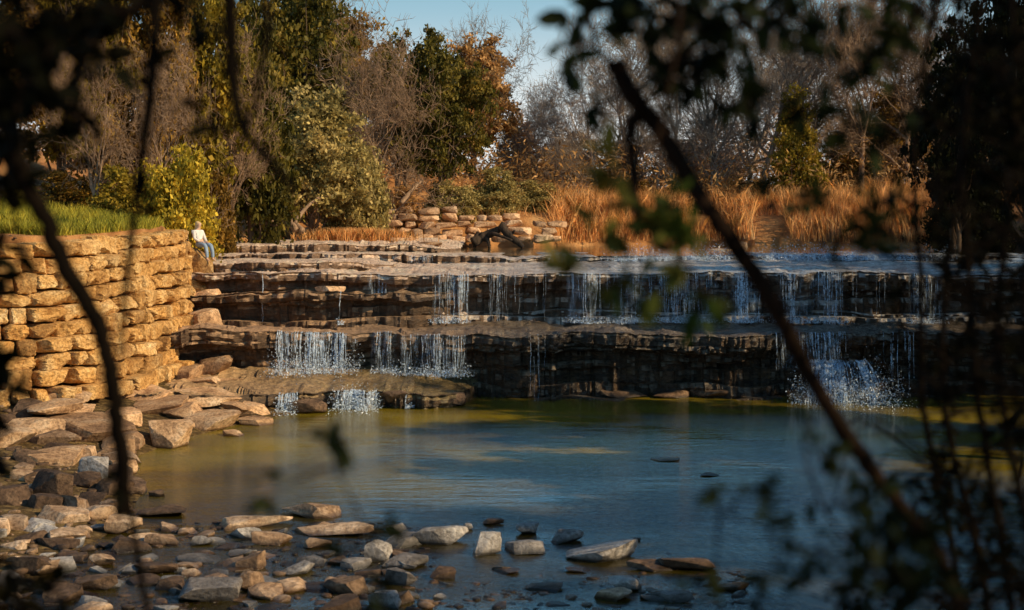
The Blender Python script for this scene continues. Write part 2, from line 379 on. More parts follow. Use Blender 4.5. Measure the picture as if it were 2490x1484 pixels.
# ---------------------------------------------------------------- ledges
def lipnoise(x,seed,a=.28):
    blk=np.floor(n3(x*.45,seed,12.)*3)/3
    return a*.8*n3(x*.4,seed,0)+a*.5*blk+.45*a*n3(x*1.7,seed,4)+.22*a*n3(x*5,seed,9)+.1*a*n3(x*13,seed,9)
LIPS={}
def ledge(name,x0,x1,nx,lip,ztop,yback,zback,zbot,under,seed,nl,m,label,rows=26,power=2.0,amp=.28,rough=1.0,thick=0):
    x=np.linspace(x0,x1,nx); L=lip(x)+lipnoise(x,seed,amp)
    zf=lambda q: ztop(q)+.08*n3(q*.45,seed,30.)+.05*n3(q*1.9,seed,31.)+.02*n3(q*7,seed,32.)
    zt=zf(x)
    LIPS[name]=(lambda q:lip(q)+lipnoise(q,seed,amp),zf)
    RX=[];RY=[];RZ=[]
    for k in range(rows):
        s=(1-k/(rows-1))**power
        y=L+(yback-L)*s
        z=zt+(zback-zt)*s+rough*(.08*n3(x*.7,y*.7,seed)+.045*n3(x*2.5,y*2.5,seed)+.02*n3(x*8,y*8,seed))*min(1,.25+s*9)
        z=z+rough*.07*np.floor(2*n3(x*.45,y*.9,seed+5))*min(1,s*12)
        if k==rows-1: z=z-.02
        RX.append(x);RY.append(y);RZ.append(z)
    r=np.random.default_rng(int(seed*10)); th=r.uniform(.35,1.8,nl)
    if thick: th[0]=thick*th[1:].sum()
    th/=th.sum(); c=np.r_[0,np.cumsum(th)]
    for j in range(nl):
        t=(c[j]+c[j+1])/2
        prof=under*(sm((t-.05)/.35)*(1-.75*sm((t-.68)/.3)))
        o=prof+.26*n3(x*.6,j*3.7,seed)+.16*np.floor(2.5*n3(x*1.1,j*5.1,seed+2))/2.5+.08*n3(x*3.3,j*4.1,seed)
        if j==0: o=np.maximum(o*.25,.0)+.02
        for e in (0,.35,.7,1):
            tt=c[j]+(c[j+1]-c[j])*e; z=zt-(zt-zbot)*tt+.11*n3(x*.7,(j+(1 if e==1 else 0))*1.3+2.,seed)*(1 if tt<.97 else 0)*min(1,tt*8)
            if j==0 and e==0: z=zt-.05
            RX.append(x);RY.append(L+o+(.07*n3(x*7,j*3+e*7,seed)+.05*n3(x*2.5,j*9+e*3,seed)-(.05 if 0<e<1 else 0)));RZ.append(z)
    n=len(RX)
    V=np.c_[np.concatenate(RX),np.concatenate(RY),np.concatenate(RZ)]
    fc=grid_faces(n,nx)
    me=build(name,V,fc,smooth=True); me.set_sharp_from_angle(angle=R(32))
    return struct(name,me,m,label,'rock ledge')
I=np.interp
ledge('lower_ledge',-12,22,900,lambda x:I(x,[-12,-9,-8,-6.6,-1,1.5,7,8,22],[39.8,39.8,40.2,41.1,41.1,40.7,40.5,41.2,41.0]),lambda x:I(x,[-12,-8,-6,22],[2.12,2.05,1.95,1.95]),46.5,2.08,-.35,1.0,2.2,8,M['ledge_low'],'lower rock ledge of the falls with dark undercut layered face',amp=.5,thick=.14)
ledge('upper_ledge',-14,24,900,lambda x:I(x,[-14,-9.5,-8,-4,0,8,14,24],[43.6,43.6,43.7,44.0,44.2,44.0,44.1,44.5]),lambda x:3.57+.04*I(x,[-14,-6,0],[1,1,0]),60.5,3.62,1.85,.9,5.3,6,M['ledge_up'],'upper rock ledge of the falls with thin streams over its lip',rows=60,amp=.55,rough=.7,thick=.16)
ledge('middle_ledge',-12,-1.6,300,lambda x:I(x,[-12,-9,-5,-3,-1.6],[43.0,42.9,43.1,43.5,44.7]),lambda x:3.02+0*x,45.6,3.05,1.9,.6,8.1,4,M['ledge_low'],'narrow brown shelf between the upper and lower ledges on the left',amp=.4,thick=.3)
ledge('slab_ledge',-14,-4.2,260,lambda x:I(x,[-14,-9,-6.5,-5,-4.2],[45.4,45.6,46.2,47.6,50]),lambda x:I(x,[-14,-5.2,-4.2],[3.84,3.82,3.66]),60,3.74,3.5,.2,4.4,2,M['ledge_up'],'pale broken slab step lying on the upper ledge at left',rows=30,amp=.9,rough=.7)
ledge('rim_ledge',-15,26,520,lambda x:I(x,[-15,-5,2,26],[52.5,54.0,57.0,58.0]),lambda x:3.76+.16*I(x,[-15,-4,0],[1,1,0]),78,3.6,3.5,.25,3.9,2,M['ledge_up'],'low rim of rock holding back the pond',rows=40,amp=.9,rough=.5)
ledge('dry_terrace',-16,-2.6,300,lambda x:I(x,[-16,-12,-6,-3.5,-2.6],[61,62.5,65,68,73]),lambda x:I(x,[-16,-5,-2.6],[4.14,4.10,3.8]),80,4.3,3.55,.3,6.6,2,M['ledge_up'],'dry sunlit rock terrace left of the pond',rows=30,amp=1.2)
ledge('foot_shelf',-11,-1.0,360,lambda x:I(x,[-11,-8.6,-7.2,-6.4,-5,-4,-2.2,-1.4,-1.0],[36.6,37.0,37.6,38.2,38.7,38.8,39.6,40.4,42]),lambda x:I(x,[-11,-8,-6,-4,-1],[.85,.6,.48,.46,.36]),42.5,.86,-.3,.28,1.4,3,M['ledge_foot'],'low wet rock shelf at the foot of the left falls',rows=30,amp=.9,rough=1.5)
# ---------------------------------------------------------------- stones
def ico(sub):
    bm=bmesh.new(); bmesh.ops.create_icosphere(bm,subdivisions=sub,radius=1)
    V=np.array([v.co[:] for v in bm.verts]); Fc=np.array([[v.index for v in f.verts] for f in bm.faces]); bm.free(); return V,Fc
ICO={k:ico(k) for k in (1,2,3,4)}
def rockverts(sub,seed,p=4,chops=7,noise=.09,cmin=.62,cmax=1.05,fine=.5,side=0):
    V,Fc=ICO[sub]; r=np.random.default_rng(seed); V=V.copy()
    V=V/((np.abs(V)**p).sum(1)**(1/p))[:,None]
    V=V*(1+noise*n3(V[:,0]*1.4+seed,V[:,1]*1.4,V[:,2]*1.4))[:,None]
    for k in range(chops):
        n=r.normal(size=3); n/=np.linalg.norm(n); dd=r.uniform(cmin,cmax)
        t=V@n-dd; V-=np.clip(t,0,None)[:,None]*n*.97
    for k in range(side):
        n=r.normal(size=3); n[2]*=.18; n/=np.linalg.norm(n); dd=r.uniform(.38,.8)
        t=V@n-dd; V-=np.clip(t,0,None)[:,None]*n*.98
    q=n3(V[:,0]*4.5,V[:,1]*4.5+seed,V[:,2]*4.5)*noise*fine+n3(V[:,0]*11,V[:,1]*11+seed,V[:,2]*11)*noise*fine*.5
    V=V*(1+q)[:,None]
    V/=np.abs(V).max(0)
    return V,Fc
def rockmesh(name,sub,seed,m,**k):
    V,Fc=rockverts(sub,seed,**k); me=build(name,V,Fc,smooth=True); me.set_sharp_from_angle(angle=R(20)); me.materials.append(m); return me
PRO={}
for mk in ('stone','stone_grey','stone_dark','slab'):
    PRO[mk]=[rockmesh('stone',3,s+11*len(mk),M[mk],p=[8,10,9,6,12,8][s%6],chops=8,noise=.05,cmin=.5,cmax=1.0,side=6) for s in range(10)]
def stone(name,loc,half,rz,me,label,cat='stone',group=None,tilt=(0,0)):
    o=obj(name,me,None); o.location=loc; o.scale=half; o.rotation_euler=(tilt[0],tilt[1],rz)
    return tag(o,label,cat,group)
LM=[
(757,1264,182,54,0,'stone','long pale boulder','long bleached pale boulder, topmost of the stones in the shallows'),
(588,1292,205,48,0,'stone','wide tan slab','wide flat tan slab left of the bleached boulder'),
(812,1306,205,44,0,'stone','pale flat slab','pale flat slab right in front of the bleached boulder'),
(402,1258,145,38,0,'stone_dark','dark brown slab','dark brown slab at the water edge behind the wide tan slab'),
(287,1302,92,56,0,'stone','pale block','pale orange block behind the dark left branch'),
(145,1284,142,50,.02,'stone','brown cracked slab','brown cracked slab on the left shore'),
(18,1300,90,55,.05,'stone','orange edge slab','orange sunlit slab cut by the left edge of the photo'),
(55,1402,135,62,.02,'stone_dark','long grey brown slab','long grey brown slab low on the left edge'),
(1065,1328,132,55,0,'stone_grey','broad grey rock','broad grey rock with pitted top in the middle shallows'),
(1183,1352,78,62,0,'stone_grey','upright pointed stone','pointed light grey stone standing in the water'),
(1288,1302,68,32,0,'stone_grey','small flat topped stone','small flat topped grey stone behind the others'),
(1275,1350,112,44,0,'stone_grey','rounded grey stone','rounded grey stone right of the pointed one'),
(1380,1322,82,40,0,'stone_grey','isolated grey stone','isolated grey stone sitting alone in blue water'),
(1466,1372,186,62,0,'stone_grey','big low grey rock','big low wedge shaped grey rock right of centre'),
(915,1366,78,66,0,'stone_grey','tilted grey block','tilted angular grey block with a lit face'),
(1675,1392,142,44,0,'stone_dark','dark wet rock','dark wet rock farthest right in the shallows'),
(1525,1440,90,48,0,'stone_grey','mid grey stone','mid grey stone below the big low rock'),
(970,1428,88,48,0,'stone_grey','lumpy grey stone','lumpy grey stone near the bottom centre'),
(838,1450,126,46,0,'stone_dark','low dark grey slab','low dark grey slab near the bottom left of centre'),
(490,1470,172,64,0,'stone_grey','big grey bottom boulder','big smooth grey boulder at the bottom edge'),
(668,1330,128,42,0,'stone','pale cracked slab','pale cracked slab below the wide tan slab'),
(610,1388,84,52,0,'stone','chunky tan stone','chunky tan stone in the middle of the left rubble'),
(243,1378,64,40,0,'stone','small orange block','small bright orange block in the left rubble'),
(760,1336,84,30,0,'stone','thin pale slab','thin pale slab under the pale flat slab'),
(1080,1412,72,32,0,'stone_dark','small dark slab','small dark slab alone in bottom centre water'),
(985,1385,60,26,0,'stone_grey','small wedge stone','small wedge of grey stone above the lumpy one'),
(1490,1462,92,32,0,'stone','tan shard','flat tan shard in gravel at bottom right'),
(232,1182,86,76,.05,'stone_grey','angular grey block','angular grey block leaning near the left shoreline'),
(122,1222,128,84,.05,'stone_dark','brown heaped boulder','brown boulder heaped on the left shore'),
(1620,1124,84,14,0,'stone','low pale rock','pale low rock just breaking the pool surface'),
(1728,1160,52,12,0,'stone_dark','lone dark rock','lone dark rock low in the pool'),
(381,1210,48,26,0,'stone_dark','tiny shore stone','tiny dark stone alone off the left shoreline'),
(1552,1318,22,12,0,'stone_dark','tiny dark pebble','tiny dark stone alone in blue water right of centre'),
(940,1480,96,46,0,'stone_grey','bottom edge stone','grey stone cut by the bottom edge near the centre'),
(485,1328,64,30,0,'stone_grey','little grey stone','little grey stone below the wide tan slab'),
(395,1326,84,34,0,'stone','squarish tan stone','squarish tan stone in the left rubble beside the water'),
(600,1440,72,52,0,'stone','mossy tan stone','tan stone right of the big bottom boulder'),
(1195,1280,60,22,0,'stone_dark','dark flat stone','dark flat stone at the back of the middle shallows'),
(1140,1290,26,20,0,'stone_grey','pale chip','pale chip of stone beside the dark flat stone'),
(1590,1395,120,30,0,'stone_dark','sunken brown slab','sunken brown slab left of the dark wet rock'),
(50,1190,100,60,.08,'stone','tan shore block','tan block on the left photo edge above the orange slab'),
(180,1130,110,50,.1,'stone','shore ledge stone','broad tan stone at the top of the left shore rubble'),
(130,1340,120,40,0,'stone_dark','low brown slab','low brown slab below the cracked slab on the left shore'),
(370,1400,110,34,0,'stone_dark','wet brown slab','wet brown slab among the left rubble'),
(230,1440,120,46,0,'stone_dark','broad dark stone','broad dark stone near the bottom left corner'),
(720,1400,100,34,0,'stone_grey','grey slab of the rubble','grey slab right of the chunky tan stone'),
(1310,1440,120,24,0,'stone_dark','half sunken flat rock','half sunken flat brown rock at the bottom, right of centre'),
(1400,1395,70,18,0,'stone_dark','low wet stone','low wet stone in front of the isolated grey one'),
(1240,1398,80,18,0,'stone_dark','flat wet shard','flat wet shard below the rounded grey stone'),
(1640,1470,110,34,0,'stone_grey','gravel edge rock','grey rock in the dark gravel at the bottom right'),
(1790,1440,90,26,0,'stone_dark','dark leaf shaded stone','dark stone under the low leafy spray'),
]
lmk=[]
SG='stones in the shallows and along the shore'
for i,(px,py,w,h,z,mk,short,lab) in enumerate(LM):
    p=on(px,py,z); D=p[1]; wm=w*D/F; dm=wm*.62 if w>60 else wm*.8
    hm=max(.05,(h-.22*dm*F/D*.8)*D/F)
    me=rockmesh('stone',4 if w>70 else 3,100+i*3,M[mk],p=[8,11,7][i%3],chops=10,noise=.05,cmin=.5,cmax=1.0,side=4)
    if short.startswith('upright'): dm=wm*.7; hm=h*D/F*.85
    stone('stone',(p[0],D+dm*.5,z+hm*.38),(wm*.52,dm*.55,hm*.64),random.uniform(-.25,.25),me,lab,group=SG,tilt=(random.uniform(-.05,.1),random.uniform(-.1,.1)))
    lmk.append((p[0],D,short,wm))
r=np.random.default_rng(21)
placed=[(a,b,c) for a,b,_,c in lmk]; small=[]
def try_small(px,py,w,mk):
    p=on(px,py,0)
    wm=w*p[1]/F
    for (a,b,c) in placed:
        if abs(p[0]-a)<(c+wm)*.34 and abs(p[1]-b)<(c+wm)*.17: return
    placed.append((p[0],p[1],wm)); small.append((p[0],p[1],wm,mk))
for _ in range(5600):
    if len(small)>=206: break
    py=r.uniform(1285,1500); px=r.uniform(100,1020) if r.random()<.82 else (r.uniform(-20,200) if r.random()<.5 else r.uniform(1000,1800))
    if px>1000 and py<1380 and r.random()<.7: continue
    w=float(np.clip(r.lognormal(4.25,.45),32,160))
    if px>1000: w*=.6
    mk=('stone_grey' if r.random()<.65 else 'stone_dark') if px>850 else ('stone_grey' if r.random()<.35 else ('stone_dark' if r.random()<.5 else 'stone'))
    try_small(px,py,w,mk)
for _ in range(200):
    if len(small)>=248: break
    py=r.uniform(1070,1262); px=r.uniform(-20,310); try_small(px,py,float(r.uniform(50,120)),'stone' if r.random()<.4 else 'stone_dark')
cnt={}
for (x,y,wm,mk) in sorted(small,key=lambda s:-s[2]):
    j=min(range(len(lmk)),key=lambda k:(lmk[k][0]-x)**2+(lmk[k][1]-y)**2)
    a,b,short,_=lmk[j]
    dirn=('left of' if x<a else 'right of') if abs(x-a)>abs(y-b)*.6 else ('in front of' if y<b else 'behind')
    sz='medium' if wm>.42 else ('small' if wm>.25 else 'little')
    tone={'stone':'tan','stone_grey':'grey','stone_dark':'dark brown'}[mk]
    key=f'{sz} {tone} stone {dirn} the {short}'; cnt[key]=cnt.get(key,0)+1
    lab=key if cnt[key]==1 else key+', '+['','','second','third','fourth','fifth','sixth','seventh','eighth','ninth','tenth'][min(cnt[key],10)]+' largest of them'
    me=PRO[mk][r.integers(10)]
    hm=wm*r.uniform(.2,.5); z=max(h1(x,y),-.05)
    stone('stone',(x,y,z+hm*.18),(wm*.5,wm*r.uniform(.34,.6),hm*.55),r.uniform(0,6.28),me,lab,group=SG,tilt=(r.uniform(-.22,.22),r.uniform(-.22,.22)))
def scatter_rocks(name,pts,sizes,m,label):
    V0=[rockverts(2,s,p=7,chops=6,cmin=.5,cmax=.95,side=4)[0] for s in range(6)]; Fc=ICO[2][1]; A=Acc()
    for k,(p,s) in enumerate(zip(pts,sizes)):
        a=r.uniform(0,6.28); c,s_=math.cos(a),math.sin(a)
        v=V0[k%6]*np.array([s,s*r.uniform(.6,1),s*r.uniform(.3,.6)])
        v=np.c_[v[:,0]*c-v[:,1]*s_,v[:,0]*s_+v[:,1]*c,v[:,2]]+p
        A.add(v,Fc)
    o=obj(name,A.mesh(name,False),m); return tag(o,label,'gravel',kind='stuff')
for mk,cnt_,lab,seed_ in (('stone',800,'loose pale gravel and pebbles between the stones at lower left',0),('stone_dark',2300,'dark wet gravel along the left shore and the shallows',9)):
    gp=[];gs=[]
    while len(gp)<cnt_:
        px=r.uniform(-40,1060) if r.random()<.76 else r.uniform(1050,1900); py=r.uniform(1270,1520) if px<1060 else r.uniform(1390,1520)
        if px<330 and r.random()<.4: py=r.uniform(1040,1270)
        if n3(px*.008+seed_,py*.02,2.)<-.15: continue
        p=on(px,py,0); z=h1(p[0],p[1])
        if z<-.14: continue
        gp.append((p[0],p[1],max(z,-.03)+.004)); gs.append(float(np.clip(r.lognormal(-2.9,.5),.02,.16)))
    scatter_rocks('gravel',gp,gs,M[mk],lab)
SL=[
(508,1046,118,50,.05,'pale rounded slab at the tip of the left bank'),
(392,1090,132,88,.0,'big pale wedge slab at the water edge below the wall'),
(600,1010,86,34,.15,'small brown slab nearest the little cascade'),
(372,1008,176,46,.35,'tan tilted slab above the pale wedge slab'),
(480,982,190,34,.45,'long smooth sunlit slab below the wall end'),
(612,1036,84,26,.0,'thin brown slab lapped by the pool'),
(122,1128,160,46,.25,'flat brown slab low on the left bank'),
(212,1066,210,60,.35,'broad shaded slab behind the black branch'),
(98,1012,160,42,.75,'grey slab against the foot of the left wall'),
(385,925,180,44,.75,'long pale slab directly under the wall end'),
(452,890,96,34,.9,'short pale slab at the corner of the wall foot'),
(252,962,150,40,.7,'rough slab under the middle of the wall'),
(520,938,120,24,.6,'thin orange slab on the wet shelf'),
(315,1116,34,62,.05,'upright narrow stone at the shoreline under the branch'),
(20,1080,130,60,.45,'dark slab on the left photo edge below the wall'),
(290,1150,70,40,.05,'small tan slab at the shoreline left corner'),
(560,1062,60,18,.0,'little wet slab at the tip of the bank'),
(180,1010,110,36,.6,'small slab wedged between two grey slabs'),
(300,1030,100,42,.4,'rounded tan stone beside the tilted slab'),
(440,1014,90,40,.3,'square tan stone in the middle of the slabs'),
(340,968,150,30,.62,'thin lit slab under the long pale slab'),
(560,1000,80,28,.3,'smooth brown stone on the bank tip'),
(300,1085,110,44,.2,'tan slab left of the pale wedge slab'),
(60,1050,130,44,.55,'brown slab at the foot of the left wall by the photo edge'),
(470,940,110,26,.62,'flat orange slab at the right of the long pale slab'),
(150,975,130,36,.85,'pale slab against the base of the wall at left'),
(420,1052,90,34,.15,'low tan slab between the wedge slab and the rounded one'),
]
for i,(px,py,w,h,z,lab) in enumerate(SL):
    p=on(px,py,z); D=p[1]; wm=w*D/F; dm=wm*.8; hm=max(.12,(h-.15*dm*F/D*.5)*D/F)*.85
    me=rockmesh('rock_slab',4,400+i,M['slab'],p=12,chops=9,noise=.045,cmin=.5,cmax=1.05,side=5)
    stone('rock_slab',(p[0],D+dm*.45,z+hm*.36),(wm*.58,dm*.64,hm*.62),random.uniform(-.5,.5),me,lab,'slab','slabs on the left bank below the wall',tilt=(random.uniform(-.02,.14),random.uniform(-.1,.06)))
BO=[(485,806,98,50,1.98,42.0,'rounded pale boulder on the lower ledge against the wall'),
(522,888,112,52,.85,40.4,'wedge shaped boulder on the wet shelf below the ledge'),
(502,735,84,34,2.7,43.1,'flat boulder on the narrow shelf at the wall end'),
(795,720,84,16,3.02,43.2,'thin slab lying on the narrow brown shelf'),
(2110,975,95,60,0,40.3,'dark boulder under the right cascade'),
(1960,965,70,40,0,40.6,'dark boulder left of the right cascade'),
(2040,935,90,60,.3,41.0,'dark wet boulder in the middle of the right cascade'),
(1108,980,60,34,0,39.6,'dark boulder at the right end of the wet shelf'),
(745,1005,95,42,.0,38.2,'dark wet boulder between the two little cascades'),
(1010,978,66,28,.1,39.3,'dark stone on the edge of the wet shelf'),
(955,972,80,30,.15,39.2,'brown stone beside the wider little cascade'),
(1520,968,120,20,0,41.6,'pale flat rubble stone at the foot of the middle ledge face'),
(1640,972,100,18,0,41.6,'second pale rubble stone at the foot of the ledge face'),
(1750,968,130,24,0,41.6,'broad rubble stone at the foot of the ledge face near the branch'),
]
for i,(px,py,w,h,z,D,lab) in enumerate(BO):
    x=xat(px,D); wm=w*D/F; hm=h*D/F
    me=rockmesh('boulder',4,600+i,M['slab'] if i<4 else M['stone_dark'],p=5,chops=13,noise=.07,cmin=.5,cmax=.95)
    stone('boulder',(x,D+wm*.2,z+hm*.42),(wm*.52,wm*.42,hm*.58),random.uniform(-.3,.3),me,lab,'boulder','boulders around the ledges')
me=rockmesh('boulder',4,701,M['wall'],p=5,chops=10,noise=.07)
stone('boulder',(-10.12,45.2,3.82),(.62,.62,.56),.2,me,'big orange boulder at the wall end under the seated person','boulder','boulders around the ledges')
me=rockmesh('boulder',4,702,M['wall'],p=5,chops=10,noise=.08)
stone('boulder',(-10.0,44.3,3.05),(.55,.5,.5),.5,me,'orange brown boulder tucked under the wall end','boulder','boulders around the ledges')
# ---------------------------------------------------------------- retaining wall
root=thing('retaining_wall','tall curved dry stacked wall of golden limestone blocks on the left','wall',(float(WS[40][0]),float(WS[40][1]),1.0))
inv=np.array([WS[40][0],WS[40][1],1.0])
seg=np.r_[0,np.cumsum(np.linalg.norm(np.diff(WS,axis=0),axis=1))]; TOT=seg[-1]
BV=[rockverts(4,900+k,p=13,chops=8,noise=.05,cmin=.88,cmax=1.35,fine=1.5) for k in range(12)]
A=Acc(); nc=10; ch=.392
for c in range(nc):
    s=-r.uniform(0,.8)+3
    END=TOT+.2-(.35*r.random() if c>2 else -.3)
    while s<END:
        L=r.uniform(.32,.70) if r.random()<.6 else r.uniform(.7,1.1)
        if c==nc-1: L=r.uniform(.5,1.2)
        q=min(s+L/2,TOT-.02)
        x=np.interp(q,seg,WS[:,0]);y=np.interp(q,seg,WS[:,1]); nx=np.interp(q,seg,WN[:,0]);ny=np.interp(q,seg,WN[:,1])
        set_=.055*(nc/2-c)*1.6+r.uniform(-.11,.11)-.25+(.16 if c==0 else 0)
        z=1.0+ch*(c+.5)-.22+.03*(y-36)*(c/nc)+.09*n3(q*.4,c*.45,3.)*(c<nc-1)+r.uniform(-.015,.015)
        v=BV[r.integers(12)][0].copy()
        flip=r.random()<.5
        if flip: v[:,0]*=-1
        hh=ch*.5*(r.uniform(.9,1.1) if r.random()<.9 else r.uniform(1.2,1.4))
        v=v*np.array([L*.495,.42,hh]); v[:,2]+=v[:,0]*r.uniform(-.08,.08)
        a_=r.uniform(-.12,.12); v=np.c_[v[:,0]*math.cos(a_)-v[:,1]*math.sin(a_),v[:,0]*math.sin(a_)+v[:,1]*math.cos(a_),v[:,2]]
        tx,ty=-ny,nx
        wv=np.c_[x+nx*set_+v[:,0]*tx-v[:,1]*nx, y+ny*set_+v[:,0]*ty-v[:,1]*ny, z+v[:,2]]
        fc=BV[0][1]
        if flip: fc=fc[:,::-1]
        if c<nc-1: A.add(wv-inv,fc)
        else:
            me=build('cap_stone',wv-inv,fc,smooth=True); me.set_sharp_from_angle(angle=R(30)); obj('cap_stone',me,M['wall'],root)
        s+=L
me=A.mesh('block_courses',True); me.set_sharp_from_angle(angle=R(30)); obj('block_courses',me,M['wall'],root)
# ---------------------------------------------------------------- far stone blocks
crs=[(900,1350,590),(745,1345,573),(800,1335,556),(870,1260,539),(890,1110,523)]
ordn=['first','second','third','fourth','fifth','sixth','seventh','eighth','ninth','tenth','eleventh','twelfth','thirteenth','fourteenth','fifteenth','sixteenth','seventeenth']
cname=['lowest','second','third','fourth','topmost']
FB=[rockmesh('limestone_block',3,800+k,M['far_stone'],p=10,chops=9,noise=.06,cmin=.72,cmax=1.2) for k in range(8)]
for ci,(a,b,py) in enumerate(crs):
    px=a; k=0
    while px<b:
        w=random.choice([random.uniform(26,42),random.uniform(38,64)]); D=np.interp(px,[750,1350],[74.5,82])+ci*.5+random.uniform(-.4,.3)
        z=H-(py+random.uniform(-3,3)-540)*D/F
        stone('limestone_block',(xat(px+w/2,D),D,z+.2),(w*D/F*.49,random.uniform(.4,.7),random.uniform(.16,.25)),random.uniform(-.25,.25),FB[random.randrange(8)],
              f'tan limestone block in the {cname[ci]} row of the far bank, {ordn[min(k,16)]} from left','stone block','tumbled limestone blocks on the far bank',tilt=(random.uniform(-.06,.06),random.uniform(-.08,.08)))
        px+=w*random.uniform(.95,1.12)+(random.uniform(10,30) if random.random()<.12 else 0); k+=1
for i,(px,py,w,h,D,lab) in enumerate([(1325,588,56,18,79,'flat dark slab at the pond edge right of the driftwood'),(960,590,90,14,72,'low grey slab on the dry terrace'),(1800,604,36,16,80,'pale boulder on the far pond shore'),(1040,598,70,10,70,'thin slab on the terrace left of the driftwood'),(1755,612,60,8,72,'pale flat rock in the shallow pond')]):
    p=at(px,py,D)
    stone('boulder',(p[0],D,p[2]+h*D/F*.4),(w*D/F*.5,.7,h*D/F*.6),.1*i,FB[i%6],lab,'boulder','boulders around the ledges')
# ---------------------------------------------------------------- waterfalls
def waterfall(px0,px1,D,ledge_name,zt,zb,label,strands=10,sheet_on=True,out=.16,rad=(.0035,.010),flare=0.0,foam=True,foamr=.35,rag=.75):
    x0,x1=xat(px0,D),xat(px1,D); lip=LIPS[ledge_name][0]; zf=LIPS[ledge_name][1]
    cxm=(x0+x1)/2; y0=float(lip(np.array([cxm]))[0]); base=np.array([cxm,y0,zb])
    dz=zt-float(zf(np.array([cxm]))[0]) if abs(zt-float(zf(np.array([cxm]))[0]))>.3 else None
    root=thing('waterfall',label,'waterfall',tuple(base),'streams of water over the ledges')
    def path(x,t):
        xx=x+(x-cxm)*flare*t
        top=(zf(x) if dz is None else zt+0*x)+.02
        return np.stack([xx+.02*n3(x*9,t*2.5,6.), lip(x)-.02-out*np.sqrt(t)-flare*.6*t+.05*n3(x*4,t*3,3.)+(.12*n3(x*3,t*4,13.) if flare else 0), top-(top-zb)*t**1.3],-1)
    if sheet_on:
        nx=max(6,int((x1-x0)/.04)); nt=14; X=np.linspace(x0,x1,nx); V=[]
        for k in range(nt): V.append(path(X+.03*n3(X*5,k*.5,1.),np.full(nx,k/(nt-1)))+np.c_[np.zeros(nx),.04*n3(X*7,k*.3,4.),np.zeros(nx)])
        obj('water_sheet',build('water_sheet',np.vstack(V)-base,grid_faces(nt,nx),smooth=True),M['sheet'],root)
    P0=[];P1=[];r0=[];r1=[]
    s=0; tries=0
    while s<strands and tries<strands*30:
        tries+=1
        u=r.uniform(0,1); x=x0+(x1-x0)*u if strands>3 else cxm+r.normal()*.02
        if strands>6 and s>0:
            dens=max(.07,.35+.9*n3(x*2.8,zt*5,8.)+.35*n3(x*8,zt*5,9.)); dens*=min(1,min(u,1-u)*7+.15)
            if r.random()>dens: continue
        ta=0 if r.random()<.65 else r.uniform(0,.45); tb=r.uniform(.25,1) if r.random()<rag else 1.0
        n=16; ts=np.linspace(ta,max(tb,ta+.15),n); wob=.02*n3(ts*6,s*3.1,2.)
        pp=path(np.full(n,x),ts); pp[:,0]+=wob*ts*2; rr=r.uniform(*rad)*(1+.9*n3(ts*16,s*1.7,5.))*(1-.3*ts)
        rr=np.clip(rr,.002,1)
        P0.append(pp[:-1]);P1.append(pp[1:]);r0.append(rr[:-1]);r1.append(rr[1:]); s+=1
    V,Fc=tubes(np.vstack(P0),np.vstack(P1),np.concatenate(r0),np.concatenate(r1),4)
    obj('strands',build('strands',V-base,Fc,smooth=True),M['foam'],root)
    if foam:
        n=int(100+700*(x1-x0)*foamr*2); C=np.c_[x0+(x1-x0)*(r.beta(1.6,1.6,n)*1.2-.1),np.zeros(n),np.zeros(n)]
        C[:,0]+=(C[:,0]-cxm)*flare
        C[:,1]=lip(C[:,0])-out-flare*.6-np.abs(r.normal(size=n))*foamr*.6+.1; C[:,2]=zb+.02+np.abs(r.normal(size=n))*.10*foamr*3
        V,Fc=diamonds(C,r.uniform(.008,.038,n),.6,r)
        obj('foam',build('foam',V-base,Fc),M['foam'],root)
U='upper_ledge';Lw='lower_ledge'
waterfall(636,652,43.6,U,3.57,2.05,'single thin trickle farthest left on the upper ledge',3,False,foam=False)
waterfall(826,840,43.3,'middle_ledge',3.03,2.05,'narrow trickle off the narrow brown shelf',3,False,rad=(.006,.012),foamr=.2)
waterfall(893,946,43.8,U,3.57,2.05,'faint pair of trickles left of the first wide curtain',6,True,foam=False)
waterfall(1050,1140,44,U,3.57,2.03,'wide even curtain left of centre on the upper ledge',28,True)
waterfall(1160,1352,44,U,3.57,2.03,'sparse line of fine drips in the middle of the upper ledge',24,False,rad=(.002,.005),foam=False)
waterfall(1375,1460,44,U,3.57,2.03,'soft curtain behind the hanging green leaves',18,True)
waterfall(1465,1590,44,U,3.57,2.03,'broken curtain just right of the green leaves',22,True,rad=(.003,.008))
waterfall(1585,1770,44,U,3.57,2.03,'broad veil with a few bright strands on the upper ledge',32,True,rad=(.003,.009))
waterfall(1778,1852,44,U,3.57,2.03,'strong bright fall crossed by the leaning branch',36,True,rad=(.006,.015),rag=.4)
waterfall(1885,2045,44,U,3.57,2.03,'wide blue curtain right of the leaning branch, upper ledge',36,True)
waterfall(2060,2180,44,U,3.57,2.03,'faint dripping veil near the right end of the upper ledge',6,False,rad=(.002,.004),foam=False)
waterfall(2195,2290,44,U,3.57,2.03,'dim curtain farthest right on the upper ledge',10,True)
waterfall(672,866,40.8,Lw,1.95,.8,'strong fanned white fall at the left of the lower ledge',96,True,out=.38,rad=(.005,.015),foamr=1.0,rag=.5)
waterfall(898,956,41,Lw,1.95,.75,'narrow faint curtain right of the fanned fall',9,True,foamr=.3)
waterfall(950,1140,41,Lw,1.95,.7,'wide soft curtain above the wet shelf',42,True,out=.2,foamr=.5)
waterfall(1290,1330,41,Lw,1.95,0,'lone thin trickle down the dark middle of the lower ledge',6,False,foam=False,rad=(.0015,.004))
waterfall(1885,2070,41,Lw,1.95,.9,'blue curtain at the right of the lower ledge',42,True,out=.25,foam=False)
